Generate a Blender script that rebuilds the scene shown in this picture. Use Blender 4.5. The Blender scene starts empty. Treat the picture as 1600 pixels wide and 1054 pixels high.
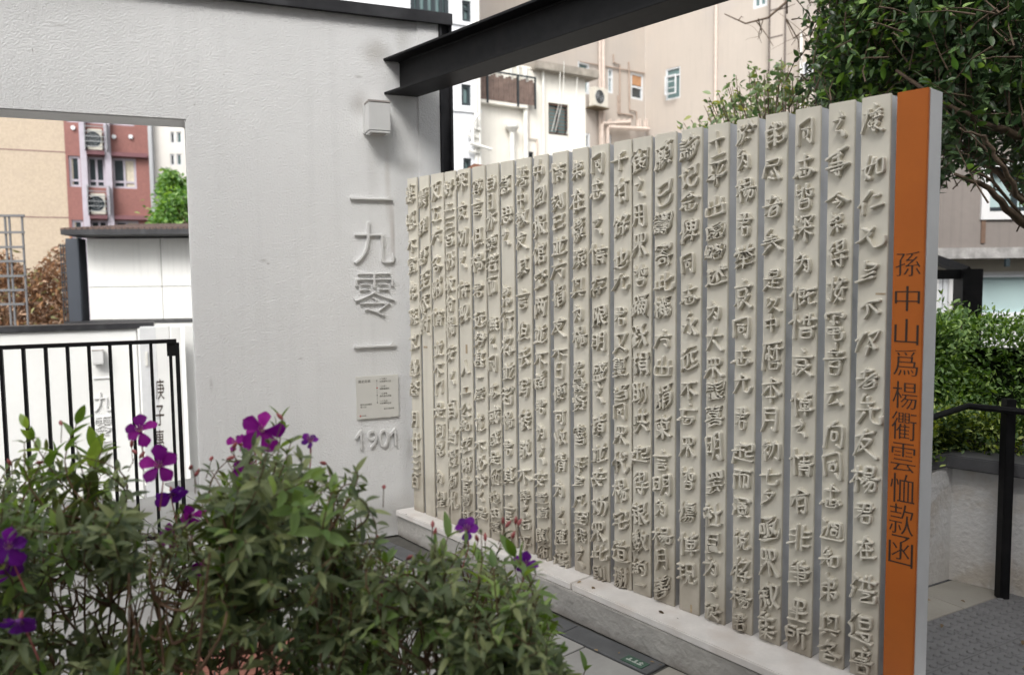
import bpy, math, random
import numpy as np
from mathutils import Matrix, Vector
R = math.radians
rng = np.random.default_rng(7)
random.seed(7)
scene = bpy.context.scene
col = scene.collection

# ------------------------------------------------------------------ camera
FPX, PITCH, ROLL = 1245.68, 0.07630927, -0.01139071     # focal length in photo pixels, tilt, roll
EYE = np.array([0, 0, 1.6])
FW = np.array([0, math.cos(PITCH), -math.sin(PITCH)])
UP = np.array([0, math.sin(PITCH), math.cos(PITCH)])
RT = np.array([1., 0, 0])
cam = bpy.data.cameras.new('camera')
cam.sensor_width = 36
cam.sensor_fit = 'HORIZONTAL'
cam.lens = FPX / 1600 * 36
cam.clip_start = 0.05
cam.clip_end = 900
cam.dof.use_dof = True
cam.dof.focus_distance = 3.7
cam.dof.aperture_fstop = 2.6
camo = bpy.data.objects.new('camera', cam)
col.objects.link(camo)
cr, sr = math.cos(ROLL), math.sin(ROLL)
r_ax = RT * cr + UP * sr
u_ax = -RT * sr + UP * cr
b_ax = -FW
camo.matrix_world = Matrix(((r_ax[0], u_ax[0], b_ax[0], EYE[0]), (r_ax[1], u_ax[1], b_ax[1], EYE[1]),
                            (r_ax[2], u_ax[2], b_ax[2], EYE[2]), (0, 0, 0, 1)))
scene.camera = camo

# ------------------------------------------------------------------ light
SUN_DIR = Vector((0.16, 0.80, -0.78)).normalized()      # the way the light travels
world = bpy.data.worlds.new('World')
scene.world = world
world.use_nodes = True
wn = world.node_tree
wn.nodes.clear()
sky = wn.nodes.new('ShaderNodeTexSky')
sky.sky_type = 'NISHITA'
sky.sun_disc = False
sky.sun_elevation = math.asin(-SUN_DIR.z)
sky.sun_rotation = math.atan2(-SUN_DIR.x, -SUN_DIR.y)
sky.dust_density = 4
hs = wn.nodes.new('ShaderNodeHueSaturation')
hs.inputs['Saturation'].default_value = 0.08             # an overcast, milky sky
bg = wn.nodes.new('ShaderNodeBackground')
bg.inputs['Strength'].default_value = 0.15
wo = wn.nodes.new('ShaderNodeOutputWorld')
wn.links.new(sky.outputs[0], hs.inputs['Color'])
wn.links.new(hs.outputs[0], bg.inputs['Color'])
wn.links.new(bg.outputs[0], wo.inputs['Surface'])
sl = bpy.data.lights.new('sun', 'SUN')
sl.energy = 1.2
sl.angle = R(24)
sl.color = (1, 0.96, 0.9)
so = bpy.data.objects.new('sun', sl)
so.rotation_euler = SUN_DIR.to_track_quat('-Z', 'Y').to_euler()
col.objects.link(so)
scene.view_settings.view_transform = 'Standard'
scene.view_settings.look = 'None'
scene.view_settings.exposure = 0.95
scene.view_settings.gamma = 1
scene.view_settings.use_curve_mapping = False
scene.cycles.max_bounces = 6

# ------------------------------------------------------------------ helpers
def ray(u, v):
    X, Y = (u - 800) / FPX, (v - 527) / FPX
    X, Y = X * cr + Y * sr, -X * sr + Y * cr
    return RT * X + FW - UP * Y
def at_z(u, v, z):
    r = ray(u, v)
    return EYE + r * ((z - 1.6) / r[2])
def at_y(u, v, y):
    r = ray(u, v)
    return EYE + r * (y / r[1])
def project(P):
    P = np.atleast_2d(P) - EYE
    d = P @ FW
    X, Y = P @ RT / d, -(P @ UP) / d
    X, Y = X * cr - Y * sr, X * sr + Y * cr
    return np.stack([800 + FPX * X, 527 + FPX * Y], 1)

class Frame:
    """vertical plane: origin on the ground, x along it to the right, y away from the viewer"""
    def __init__(s, o, a):
        s.o = np.array([o[0], o[1], 0.]); s.x = np.array([math.sin(a), math.cos(a), 0])
        s.y = np.array([-s.x[1], s.x[0], 0])
    def px(s, u, v, y=0):
        r = ray(u, v)
        P = EYE + r * ((y - (EYE - s.o) @ s.y) / (r @ s.y))
        return float((P - s.o) @ s.x), float(P[2])
    def w(s, x, y, z):
        return s.o + s.x * x + s.y * y + np.array([0, 0, z])
    def rect(s, u0, v0, u1, v1, y=0):
        um, vm = (u0 + u1) / 2, (v0 + v1) / 2
        return s.px(u0, vm, y)[0], s.px(u1, vm, y)[0], s.px(um, v1, y)[1], s.px(um, v0, y)[1]
    def matrix(s):
        return Matrix(((s.x[0], s.y[0], 0, s.o[0]), (s.x[1], s.y[1], 0, s.o[1]), (0, 0, 1, 0), (0, 0, 0, 1)))

S = Frame((-0.66409562, 4.88975825), math.pi - 0.71861505)       # inscribed screen
W = Frame((-0.66409562, 4.88975825), 1.17204486)                 # white wall

def tag(o, label=None, cat=None, group=None, kind=None):
    if label: o['label'] = label
    if cat: o['category'] = cat
    if group: o['group'] = group
    if kind: o['kind'] = kind
    return o
def empty(name, M=None, label=None, cat=None, group=None):
    o = bpy.data.objects.new(name, None)
    col.objects.link(o)
    o.empty_display_size = 0.1
    if M is not None: o.matrix_world = M
    return tag(o, label, cat, group)
def T(x, y, z): return Matrix.Translation((x, y, z))

class MB:
    def __init__(s): s.v = []; s.f = []; s.m = []
    def add(s, v, f, m=0):
        n = len(s.v); s.v += [tuple(map(float, p)) for p in v]; s.f += [tuple(i + n for i in q) for q in f]; s.m += [m] * len(f)
        return s
    def box(s, x0, x1, y0, y1, z0, z1, m=0):
        return s.add([(x0, y0, z0), (x1, y0, z0), (x1, y1, z0), (x0, y1, z0), (x0, y0, z1), (x1, y0, z1), (x1, y1, z1), (x0, y1, z1)],
                     [(0, 3, 2, 1), (4, 5, 6, 7), (0, 1, 5, 4), (1, 2, 6, 5), (2, 3, 7, 6), (3, 0, 4, 7)], m)
    def prism(s, poly, z0, z1, m=0, axis='z'):
        n = len(poly)
        g = {'z': lambda a, b, c: (a, b, c), 'y': lambda a, b, c: (a, c, b), 'x': lambda a, b, c: (c, a, b)}[axis]
        v = [g(p[0], p[1], z0) for p in poly] + [g(p[0], p[1], z1) for p in poly]
        f = [tuple(range(n))[::-1], tuple(range(n, 2 * n))] + [(i, (i + 1) % n, n + (i + 1) % n, n + i) for i in range(n)]
        return s.add(v, f, m)
    def tube(s, pts, rad, n=8, m=0, cap=True):
        pts = [Vector(p) for p in pts]
        if not hasattr(rad, '__len__'): rad = [rad] * len(pts)
        rings = []; ref = None
        for i, p in enumerate(pts):
            t = (pts[min(i + 1, len(pts) - 1)] - pts[max(i - 1, 0)]).normalized()
            if ref is None: ref = Vector((0, 0, 1)) if abs(t.z) < .9 else Vector((1, 0, 0))
            a = t.cross(ref).normalized(); b = a.cross(t).normalized(); ref = b
            rings.append([p + (a * math.cos(2 * math.pi * k / n) + b * math.sin(2 * math.pi * k / n)) * rad[i] for k in range(n)])
        v = [q for r_ in rings for q in r_]
        f = [(i * n + k, i * n + (k + 1) % n, (i + 1) * n + (k + 1) % n, (i + 1) * n + k) for i in range(len(pts) - 1) for k in range(n)]
        if cap: f += [tuple(range(n))[::-1], tuple((len(pts) - 1) * n + k for k in range(n))]
        return s.add(v, f, m)
    def build(s, name, mat, parent=None, bevel=0, smooth=False, kind=None, label=None, seg=2):
        me = bpy.data.meshes.new(name)
        me.from_pydata(s.v, [], s.f)
        for mm in (mat if isinstance(mat, (list, tuple)) else [mat]): me.materials.append(mm)
        if any(s.m): me.polygons.foreach_set('material_index', s.m)
        import bmesh
        bm = bmesh.new(); bm.from_mesh(me)
        bmesh.ops.recalc_face_normals(bm, faces=bm.faces)
        if bevel: bmesh.ops.bevel(bm, geom=bm.edges[:], offset=bevel, segments=seg, affect='EDGES', clamp_overlap=True)
        bm.to_mesh(me); bm.free()
        if smooth: me.polygons.foreach_set('use_smooth', [True] * len(me.polygons))
        return link(name, me, parent, kind, label)
def link(name, me, parent=None, kind=None, label=None, M=None):
    o = bpy.data.objects.new(name, me)
    col.objects.link(o)
    if parent: o.parent = parent
    if M is not None: o.matrix_local = M
    return tag(o, label, None, None, kind)

# ------------------------------------------------------------------ materials
def mat(name, base, rough=.6, var=.1, scale=4, bump=0, bscale=60, metal=0, spec=.5, grime=None, tint=None, brick=None, bdist=.01, bdetail=3, streak=0):
    """colour with two octaves of mottling, optional rain streaks, optional fine relief"""
    m = bpy.data.materials.new(name); m.use_nodes = True
    nt = m.node_tree; N = nt.nodes; L = nt.links
    p = N['Principled BSDF']
    p.inputs['Roughness'].default_value = rough
    p.inputs['Metallic'].default_value = metal
    p.inputs['Specular IOR Level'].default_value = spec
    tc = N.new('ShaderNodeTexCoord')
    co = tc.outputs['Object']
    def noise(sc, det=4, vec=None):
        n = N.new('ShaderNodeTexNoise'); n.inputs['Scale'].default_value = sc; n.inputs['Detail'].default_value = det
        L.new(vec or co, n.inputs['Vector']); return n.outputs['Fac']
    def ramp(src, a, b, ca, cb):
        r_ = N.new('ShaderNodeMapRange'); r_.inputs[1].default_value = a; r_.inputs[2].default_value = b
        r_.inputs[3].default_value = ca; r_.inputs[4].default_value = cb; L.new(src, r_.inputs[0]); return r_.outputs[0]
    def mix(fac, a, b, mode='MIX'):
        x = N.new('ShaderNodeMix'); x.data_type = 'RGBA'; x.blend_type = mode
        for s_, val in ((x.inputs[0], fac), (x.inputs[6], a), (x.inputs[7], b)):
            if isinstance(val, (tuple, list)): s_.default_value = (*val[:3], 1)
            elif isinstance(val, (int, float)): s_.default_value = val
            else: L.new(val, s_)
        return x.outputs[2]
    lo = tuple(c * (1 - var) for c in base); hi = tuple(min(1, c * (1 + var)) for c in base)
    c = mix(ramp(noise(scale), .3, .7, 0, 1), lo, hi)
    c = mix(ramp(noise(scale * 9), .35, .65, 0, .35), c, lo)
    if tint: c = mix(ramp(noise(tint[1]), .5, .7, 0, tint[2]), c, tint[0])
    if brick:
        bw, bh, mc, off = brick
        bt = N.new('ShaderNodeTexBrick'); bt.offset = off
        bt.inputs['Color1'].default_value = (1, 1, 1, 1); bt.inputs['Color2'].default_value = (.86, .86, .86, 1)
        bt.inputs['Mortar'].default_value = (*mc, 1); bt.inputs['Scale'].default_value = 1
        bt.inputs['Brick Width'].default_value = bw; bt.inputs['Row Height'].default_value = bh
        bt.inputs['Mortar Size'].default_value = bh * .06
        mp = N.new('ShaderNodeMapping'); mp.inputs['Rotation'].default_value = (R(90), 0, 0); L.new(co, mp.inputs['Vector'])
        L.new(mp.outputs[0], bt.inputs['Vector'])
        c = mix(1.0, c, bt.outputs['Color'], 'MULTIPLY')
    if streak:
        mp = N.new('ShaderNodeMapping'); mp.inputs['Scale'].default_value = (14, 14, .5); L.new(co, mp.inputs['Vector'])
        sn = noise(1.0, 5, mp.outputs[0])
        c = mix(ramp(sn, .52, .75, 0, streak), c, tuple(x * .45 for x in base))
    if grime:
        # grime: list of (z0, z1, colour, amount) stains which fade between two heights
        sep = N.new('ShaderNodeSeparateXYZ'); L.new(co, sep.inputs[0])
        for z0, z1, gc, am in grime:
            g = ramp(sep.outputs['Z'], z0, z1, 1, 0)
            nn = ramp(noise(7, 6), .25, .7, .25, 1)
            mm = N.new('ShaderNodeMath'); mm.operation = 'MULTIPLY'; L.new(g, mm.inputs[0]); L.new(nn, mm.inputs[1])
            m2 = N.new('ShaderNodeMath'); m2.operation = 'MULTIPLY'; L.new(mm.outputs[0], m2.inputs[0]); m2.inputs[1].default_value = am
            c = mix(m2.outputs[0], c, gc)
    m['_c'] = 1
    L.new(c, p.inputs['Base Color'])
    if bump:
        b = N.new('ShaderNodeBump'); b.inputs['Strength'].default_value = bump; b.inputs['Distance'].default_value = bdist
        L.new(noise(bscale, bdetail), b.inputs['Height']); L.new(b.outputs[0], p.inputs['Normal'])
    return m

def stucco_wall_material():
    """white sprayed stucco with stains and darker patches under the beam, round the lamp and along the coping"""
    m = mat('white_stucco', (.775, .775, .77), .85, .04, 1.3, bump=.7, bscale=98, bdist=.007, bdetail=3, streak=.08)
    nt = m.node_tree; N = nt.nodes; L = nt.links
    p = N['Principled BSDF']
    src = p.inputs['Base Color'].links[0].from_socket
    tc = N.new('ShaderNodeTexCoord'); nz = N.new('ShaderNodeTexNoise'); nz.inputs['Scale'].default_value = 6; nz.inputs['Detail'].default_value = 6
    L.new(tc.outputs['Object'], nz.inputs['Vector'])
    # stains and darker patches: (x, z, radius x, radius z, amount, colour)
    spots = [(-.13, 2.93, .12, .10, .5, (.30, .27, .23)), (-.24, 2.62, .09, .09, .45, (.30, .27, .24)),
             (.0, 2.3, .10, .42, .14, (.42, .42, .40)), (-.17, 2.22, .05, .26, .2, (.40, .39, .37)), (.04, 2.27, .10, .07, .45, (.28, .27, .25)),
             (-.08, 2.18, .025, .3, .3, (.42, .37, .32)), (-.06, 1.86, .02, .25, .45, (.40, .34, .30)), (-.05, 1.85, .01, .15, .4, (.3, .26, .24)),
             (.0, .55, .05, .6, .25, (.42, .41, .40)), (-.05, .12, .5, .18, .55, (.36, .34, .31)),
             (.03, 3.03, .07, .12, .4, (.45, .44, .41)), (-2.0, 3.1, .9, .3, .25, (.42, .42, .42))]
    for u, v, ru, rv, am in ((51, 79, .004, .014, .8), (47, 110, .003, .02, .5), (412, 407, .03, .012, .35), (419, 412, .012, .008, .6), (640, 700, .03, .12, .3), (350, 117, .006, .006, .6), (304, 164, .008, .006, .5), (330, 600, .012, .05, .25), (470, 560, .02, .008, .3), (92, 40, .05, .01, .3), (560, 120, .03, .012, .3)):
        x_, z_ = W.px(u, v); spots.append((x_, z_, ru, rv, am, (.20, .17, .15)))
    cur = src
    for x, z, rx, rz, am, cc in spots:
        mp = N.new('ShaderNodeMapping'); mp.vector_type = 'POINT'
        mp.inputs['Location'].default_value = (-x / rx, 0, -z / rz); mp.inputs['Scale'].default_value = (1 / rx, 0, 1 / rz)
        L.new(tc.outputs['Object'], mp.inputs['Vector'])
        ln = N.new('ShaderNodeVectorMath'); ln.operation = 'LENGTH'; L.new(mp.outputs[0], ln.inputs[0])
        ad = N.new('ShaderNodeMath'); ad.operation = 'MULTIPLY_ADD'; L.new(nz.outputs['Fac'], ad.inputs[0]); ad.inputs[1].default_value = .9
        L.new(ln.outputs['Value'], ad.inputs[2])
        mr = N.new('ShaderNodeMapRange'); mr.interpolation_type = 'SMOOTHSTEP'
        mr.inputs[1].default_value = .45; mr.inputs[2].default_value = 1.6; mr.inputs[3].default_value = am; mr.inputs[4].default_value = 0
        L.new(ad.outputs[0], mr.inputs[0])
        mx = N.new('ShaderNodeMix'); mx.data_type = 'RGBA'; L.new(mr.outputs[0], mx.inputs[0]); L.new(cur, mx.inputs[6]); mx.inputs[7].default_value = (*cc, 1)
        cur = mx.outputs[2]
    L.new(cur, p.inputs['Base Color'])
    return m

def leaf_mat(name, dark, light, rough=.38, trans=.25, spec=.5, hue_var=.5):
    m = bpy.data.materials.new(name); m.use_nodes = True
    nt = m.node_tree; N = nt.nodes; L = nt.links
    p = N['Principled BSDF']; out = N['Material Output']
    geo = N.new('ShaderNodeNewGeometry'); oi = N.new('ShaderNodeObjectInfo')
    ad = N.new('ShaderNodeMath'); ad.operation = 'ADD'; L.new(geo.outputs['Random Per Island'], ad.inputs[0]); L.new(oi.outputs['Random'], ad.inputs[1])
    fr = N.new('ShaderNodeMath'); fr.operation = 'FRACT'; L.new(ad.outputs[0], fr.inputs[0])
    rp = N.new('ShaderNodeValToRGB'); L.new(fr.outputs[0], rp.inputs[0])
    e = rp.color_ramp.elements
    e[0].color = (*dark, 1); e[1].color = (*light, 1)
    mid = e.new(.62); mid.color = (*[a * .65 + b * .35 for a, b in zip(dark, light)], 1)
    # paler underside
    mx = N.new('ShaderNodeMix'); mx.data_type = 'RGBA'; L.new(geo.outputs['Backfacing'], mx.inputs[0])
    L.new(rp.outputs[0], mx.inputs[6]); hs_ = N.new('ShaderNodeHueSaturation'); hs_.inputs['Value'].default_value = 1.35; hs_.inputs['Saturation'].default_value = .75
    L.new(rp.outputs[0], hs_.inputs['Color']); L.new(hs_.outputs[0], mx.inputs[7])
    L.new(mx.outputs[2], p.inputs['Base Color'])
    p.inputs['Roughness'].default_value = rough; p.inputs['Specular IOR Level'].default_value = spec
    tr = N.new('ShaderNodeBsdfTranslucent'); h2 = N.new('ShaderNodeHueSaturation'); h2.inputs['Value'].default_value = 1.6; h2.inputs['Hue'].default_value = .485
    L.new(rp.outputs[0], h2.inputs['Color']); L.new(h2.outputs[0], tr.inputs['Color'])
    ms = N.new('ShaderNodeMixShader'); ms.inputs[0].default_value = trans
    L.new(p.outputs[0], ms.inputs[1]); L.new(tr.outputs[0], ms.inputs[2]); L.new(ms.outputs[0], out.inputs['Surface'])
    return m

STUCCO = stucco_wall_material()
CREAM = mat('cream_relief_coating', (.70, .665, .575), .55, .04, 6, bump=.15, bscale=220, bdist=.001,
            grime=[(.17, .62, (.27, .22, .16), .75), (.17, .30, (.16, .13, .10), .45)], streak=.2, tint=((.60, .56, .47), 1.7, .6))
SLABSIDE = mat('grey_slab_metal', (.58, .59, .61), .42, .08, 12, grime=[(.17, .55, (.2, .17, .14), .6)], streak=.25)
ORANGE = mat('orange_coating', (.46, .115, .006), .7, .06, 5, streak=.06, tint=((.36, .07, .006), 3, .4), grime=[(.17, .6, (.20, .07, .02), .5)], bump=.12, bscale=260, bdist=.001)
ENDGREY = mat('pale_grey_metal_side', (.60, .605, .61), .5, .05, 10, streak=.1)
INK = mat('dark_engraving', (.035, .018, .010), .7, .1)
BLACK = mat('black_steel_paint', (.010, .010, .011), .5, .3, 20, bump=.1, bscale=180, bdist=.001, tint=((.022, .02, .02), 9, .4), spec=.18)
BLACKFLASH = mat('black_flashing', (.02, .02, .023), .45, .3, 12, tint=((.07, .07, .075), 5, .5))
COPING = mat('pale_stone_coping', (.74, .71, .68), .6, .10, 8, bump=.2, bscale=90, bdist=.002, tint=((.58, .50, .44), 5, .5))
PLINTH = mat('rough_plinth_render', (.40, .385, .36), .9, .22, 3, bump=1.0, bscale=30, bdist=.01, bdetail=5, tint=((.5, .48, .45), 4, .7), grime=[(.0, .05, (.12, .10, .08), .8)])
GRANITE = mat('grey_granite_paving', (.36, .355, .34), .75, .12, 5, bump=.3, bscale=160, bdist=.002, tint=((.22, .21, .2), 2.5, .6))
GRANITE2 = mat('warm_granite_paving', (.34, .32, .28), .75, .12, 6, bump=.3, bscale=160, bdist=.002, tint=((.22, .2, .17), 3, .5))
DARKSTONE = mat('dark_grooved_stone', (.105, .108, .112), .6, .2, 8, bump=.3, bscale=120, bdist=.002)
JOINT = mat('dark_paving_joint', (.10, .095, .085), .95, .2, 20)
TERRA = mat('terracotta_brick_paving', (.30, .12, .085), .85, .2, 12, bump=.4, bscale=140, bdist=.002)
TACTILE = mat('grey_tactile_paving', (.17, .168, .17), .7, .12, 7, bump=.3, bscale=200, bdist=.001)
ASPHALT = mat('lower_ground_concrete', (.22, .22, .215), .9, .15, .3, bump=.2, bscale=20)
PLANTER = mat('white_rough_planter_render', (.76, .75, .735), .9, .1, 3, bump=1.0, bscale=38, bdist=.008, bdetail=4, tint=((.50, .40, .28), 5, .55), grime=[(0, .3, (.42, .35, .26), .5)])
KERBDARK = mat('dark_planter_coping', (.09, .09, .095), .6, .2, 10, bump=.3, bscale=90, bdist=.002)
SOIL = mat('planter_soil', (.05, .035, .025), .95, .3, 10, bump=1, bscale=30)
LAMPW = mat('painted_lamp_housing', (.64, .64, .63), .4, .04, 8, streak=.15)
LAMPT = mat('grey_lamp_lid', (.36, .33, .31), .5, .15, 10)
SIGNW = mat('off_white_plaque', (.68, .67, .625), .35, .03, 8)
RAISED = mat('pale_raised_letters', (.70, .695, .685), .5, .05, 9, streak=.1)
INKGREY = mat('grey_plaque_print', (.16, .15, .13), .6, .05)
REDDOT = mat('red_plaque_print', (.5, .05, .03), .6, .05)
GREEN = mat('green_drain_plate', (.06, .12, .085), .7, .3, 60)
PAINTW = mat('white_print', (.42, .46, .42), .6, .1, 50)
GLASSD = mat('dark_window_glass', (.03, .04, .045), .08, .3, 1.5, spec=.8)
GLASSG = mat('green_window_glass', (.12, .19, .19), .1, .2, 2, spec=.8)
GLASSP = mat('pale_shop_glass', (.40, .52, .52), .12, .06, .6, spec=.7)
WFRAME = mat('white_window_frame', (.62, .64, .66), .5, .05)
GFRAME = mat('lilac_grey_trim', (.40, .37, .42), .6, .08)
PIPE = mat('painted_pipe', (.56, .47, .41), .6, .1, 6)
WPIPE = mat('white_pipe', (.68, .67, .63), .6, .08, 6)
GALV = mat('grey_galvanised_bar', (.28, .29, .30), .5, .1, 6, metal=.4)
ACW = mat('cream_ac_casing', (.60, .57, .5), .5, .08, 6)
CURTAIN = mat('cream_curtain', (.55, .5, .4), .9, .15, 12)
WOOD = mat('brown_bark', (.10, .068, .045), .85, .3, 20, bump=.6, bscale=60)
TWIG = mat('reddish_twig', (.16, .09, .05), .8, .3, 30)

# ------------------------------------------------------------------ glyph outlines from the built-in font
_tc = bpy.data.curves.new('glyph_source', 'FONT')
_to = bpy.data.objects.new('glyph_source', _tc)
col.objects.link(_to)
_cache = {}
def bez(a, b, c, d, n):
    t = np.linspace(0, 1, n, endpoint=False)[:, None]
    return (1 - t) ** 3 * a + 3 * (1 - t) ** 2 * t * b + 3 * (1 - t) * t * t * c + t ** 3 * d
def outline(ch):
    if ch in _cache: return _cache[ch]
    _tc.body = ch
    bpy.context.view_layer.update()
    cu = _to.to_curve(bpy.context.evaluated_depsgraph_get(), apply_modifiers=False)
    loops = []
    for s in cu.splines:
        P = s.bezier_points; n = len(P); pts = []
        for i in range(n):
            a, b = P[i], P[(i + 1) % n]
            A, B, C_, D = (np.array(q[:2]) for q in (a.co, a.handle_right, b.handle_left, b.co))
            ln = np.linalg.norm(D - A)
            if ln < 1e-5: continue
            pts.append(bez(A, B, C_, D, max(1, int(ln / .035))))
        if pts: loops.append(np.concatenate(pts))
    _to.to_curve_clear()
    _cache[ch] = loops
    return loops
def area(l):
    q = np.roll(l, -1, 0); return .5 * np.sum(l[:, 0] * q[:, 1] - l[:, 1] * q[:, 0])
def normals(l, sgn):
    d = np.roll(l, -1, 0) - np.roll(l, 1, 0); d /= np.linalg.norm(d, axis=1)[:, None] + 1e-9
    return np.stack([d[:, 1], -d[:, 0]], 1) * sgn
def style(loops, seed=0, horiz=0., vert=0., smooth=0, warp=0., shear=0., nib=0., centre=(.5, .38)):
    """horiz/vert: how much the horizontal/vertical strokes are thickened; warp bends the glyph like handwriting"""
    sgn = 1 if sum(area(l) for l in loops) > 0 else -1
    rs = np.random.default_rng(seed); out = []
    ph = rs.uniform(0, 6.28, 8); am = rs.uniform(.5, 1, 4) * warp
    th = rs.uniform(-.5, .5) * warp * 2.2
    for l in loops:
        l = l.copy()
        for _ in range(smooth): l = .25 * np.roll(l, 1, 0) + .5 * l + .25 * np.roll(l, -1, 0)
        n = normals(l, sgn)
        off = horiz * np.abs(n[:, 1]) ** 1.5 + vert * np.abs(n[:, 0]) ** 1.5
        if nib:
            nb = n @ np.array([.8, .6])
            off = off + nib * (np.abs(nb) - .55) + nib * .6 * np.sin(l[:, 0] * 9 + ph[6]) * np.sin(l[:, 1] * 8 + ph[7])
        l = l + n * off[:, None]
        l -= np.array(centre)
        x, y = l[:, 0].copy(), l[:, 1].copy()
        x2 = x + am[0] * np.sin(y * 5.5 + ph[0]) + am[1] * .5 * np.sin(y * 10 + x * 5 + ph[1])
        y2 = y + am[2] * np.sin(x * 5 + ph[2]) + am[3] * .5 * np.sin(x * 9 + y * 4 + ph[3]) + shear * x
        c, s_ = math.cos(th), math.sin(th)
        out.append(np.stack([c * x2 - s_ * y2, s_ * x2 + c * y2], 1))
    return out
def glyph_mesh(name, parts, depth, bevel, material, res=1):
    """parts: list of (loops, sx, sz, cx, cz); relief rising from y=0 towards -y"""
    cu = bpy.data.curves.new(name, 'CURVE'); cu.dimensions = '2D'; cu.fill_mode = 'BOTH'
    cu.extrude = depth / 2 - bevel if bevel else depth / 2
    cu.bevel_depth = bevel; cu.bevel_resolution = res
    bx0 = bz0 = 1e9; bx1 = bz1 = -1e9
    for loops, sx, sz, cx, cz in parts:
        sg = 1 if sum(area(l) for l in loops) > 0 else -1
        for l in loops:
            l = np.stack([l[:, 0] * sx + cx, l[:, 1] * sz + cz], 1)
            if bevel:
                d_ = np.linalg.norm(l - np.roll(l, 1, 0), axis=1); l = l[d_ > .0009]
                if len(l) < 4: continue
                l = l - normals(l, sg) * bevel * .8
                d_ = np.linalg.norm(l - np.roll(l, 1, 0), axis=1); l = l[d_ > .0006]
                if len(l) < 4: continue
            sp = cu.splines.new('POLY'); sp.points.add(len(l) - 1)
            a = np.zeros((len(l), 4)); a[:, :2] = l; a[:, 3] = 1
            bx0, bx1, bz0, bz1 = min(bx0, l[:, 0].min()), max(bx1, l[:, 0].max()), min(bz0, l[:, 1].min()), max(bz1, l[:, 1].max())
            sp.points.foreach_set('co', a.ravel()); sp.use_cyclic_u = True
    o = bpy.data.objects.new('tmp', cu); col.objects.link(o)
    bpy.context.view_layer.update()
    me = bpy.data.meshes.new_from_object(o.evaluated_get(bpy.context.evaluated_depsgraph_get()))
    bpy.data.objects.remove(o); bpy.data.curves.remove(cu)
    n = len(me.vertices); a = np.zeros(n * 3); me.vertices.foreach_get('co', a); a = a.reshape(-1, 3)
    a[:, 0] = np.clip(a[:, 0], bx0 - bevel, bx1 + bevel); a[:, 1] = np.clip(a[:, 1], bz0 - bevel, bz1 + bevel)
    b = np.stack([a[:, 0], -a[:, 2] - depth / 2, a[:, 1]], 1)
    me.vertices.foreach_set('co', b.ravel()); me.materials.clear(); me.materials.append(material)
    me.name = name; me.update()
    return me
def text_line(txt, size, x, z, squash=1., **kw):
    out = []; cx = x
    for k, ch in enumerate(txt):
        lp = style(outline(ch), k, centre=(0, 0), **kw) if ch != ' ' else []
        out.append((lp, size * squash, size, cx, z))
        cx += size * squash * (1.02 if ord(ch) > 255 else .62)
    return out

# ------------------------------------------------------------------ ground
def sheet(name, pts, z, m, zb=None):
    b = MB(); b.prism([tuple(p) for p in pts], (zb if zb is not None else z - .15), z)
    o = b.build(name, m, kind='structure'); return o
far = MB(); far.add([(-400, -100, -2.5), (400, -100, -2.5), (400, 500, -2.5), (-400, 500, -2.5)], [(0, 1, 2, 3)])
far.build('lower_ground', ASPHALT, kind='structure')
tl = W.w(-7, .62, 0); tr_ = W.w(.55, .62, 0)
terr = [(-9, -6), (12, -6), (12, 9), (1.6, 9), (tr_[0], tr_[1]), (tl[0], tl[1]), (-9, tl[1] - .2)]
terrace = sheet('terrace_ground', terr, -.008, JOINT, -2.5)

def stones(frame, xs, ys, z, th, m, name='paving_stone', gap=.006, parent=None, keep=None, jitter=.0015, bevel=.003):
    cache = {}
    for j in range(len(ys) - 1):
        xo = xs[j % len(xs)] if isinstance(xs[0], (list, tuple, np.ndarray)) else xs
        for i in range(len(xo) - 1):
            x0, x1, y0, y1 = xo[i], xo[i + 1], ys[j], ys[j + 1]
            cx, cy = (x0 + x1) / 2, (y0 + y1) / 2
            if keep and not keep(frame.w(cx, cy, 0)): continue
            key = (round(x1 - x0, 3), round(y1 - y0, 3))
            if key not in cache:
                b = MB().box(-(x1 - x0 - gap) / 2, (x1 - x0 - gap) / 2, -(y1 - y0 - gap) / 2, (y1 - y0 - gap) / 2, -th, 0)
                o = b.build(name, m, bevel=bevel, seg=1); me = o.data; bpy.data.objects.remove(o); cache[key] = me
            w = frame.w(cx, cy, z + random.uniform(-jitter, jitter))
            o = bpy.data.objects.new(name, cache[key]); col.objects.link(o); o.parent = parent
            M = frame.matrix(); M.translation = Vector(w); o.matrix_local = M
ys = [-.29 - .42 * k for k in range(8)][::-1]
rows = [list(np.arange(-2.4 + (.35 if k % 2 else 0), 3.9, .7)) for k in range(2)]
stones(S, rows, ys, 0, .02, GRANITE, parent=terrace)
stones(S, list(np.arange(-.36, 2.2, .5)), [-.287, -.163], .002, .02, DARKSTONE, name='drain_cover', parent=terrace)
stones(S, list(np.arange(2.15, 4.2, .5)), [-.287, -.163], .0, .02, GRANITE2, parent=terrace)
bk = MB(); p_ = [W.w(-3.2, -2.9, 0), W.w(-.757, -2.9, 0), W.w(-.757, -1.19, 0), W.w(-3.2, -1.19, 0)]
bk.prism([(p[0], p[1]) for p in p_], -.004, .003); bk.build('brick_bed', JOINT, terrace)
rows = [list(np.arange(-3.2 + (.1 if k % 2 else 0), -.76, .2)) for k in range(2)]
stones(W, rows, list(np.arange(-2.09, -1.18, .1)), .010, .008, TERRA, name='brick', parent=terrace)
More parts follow.
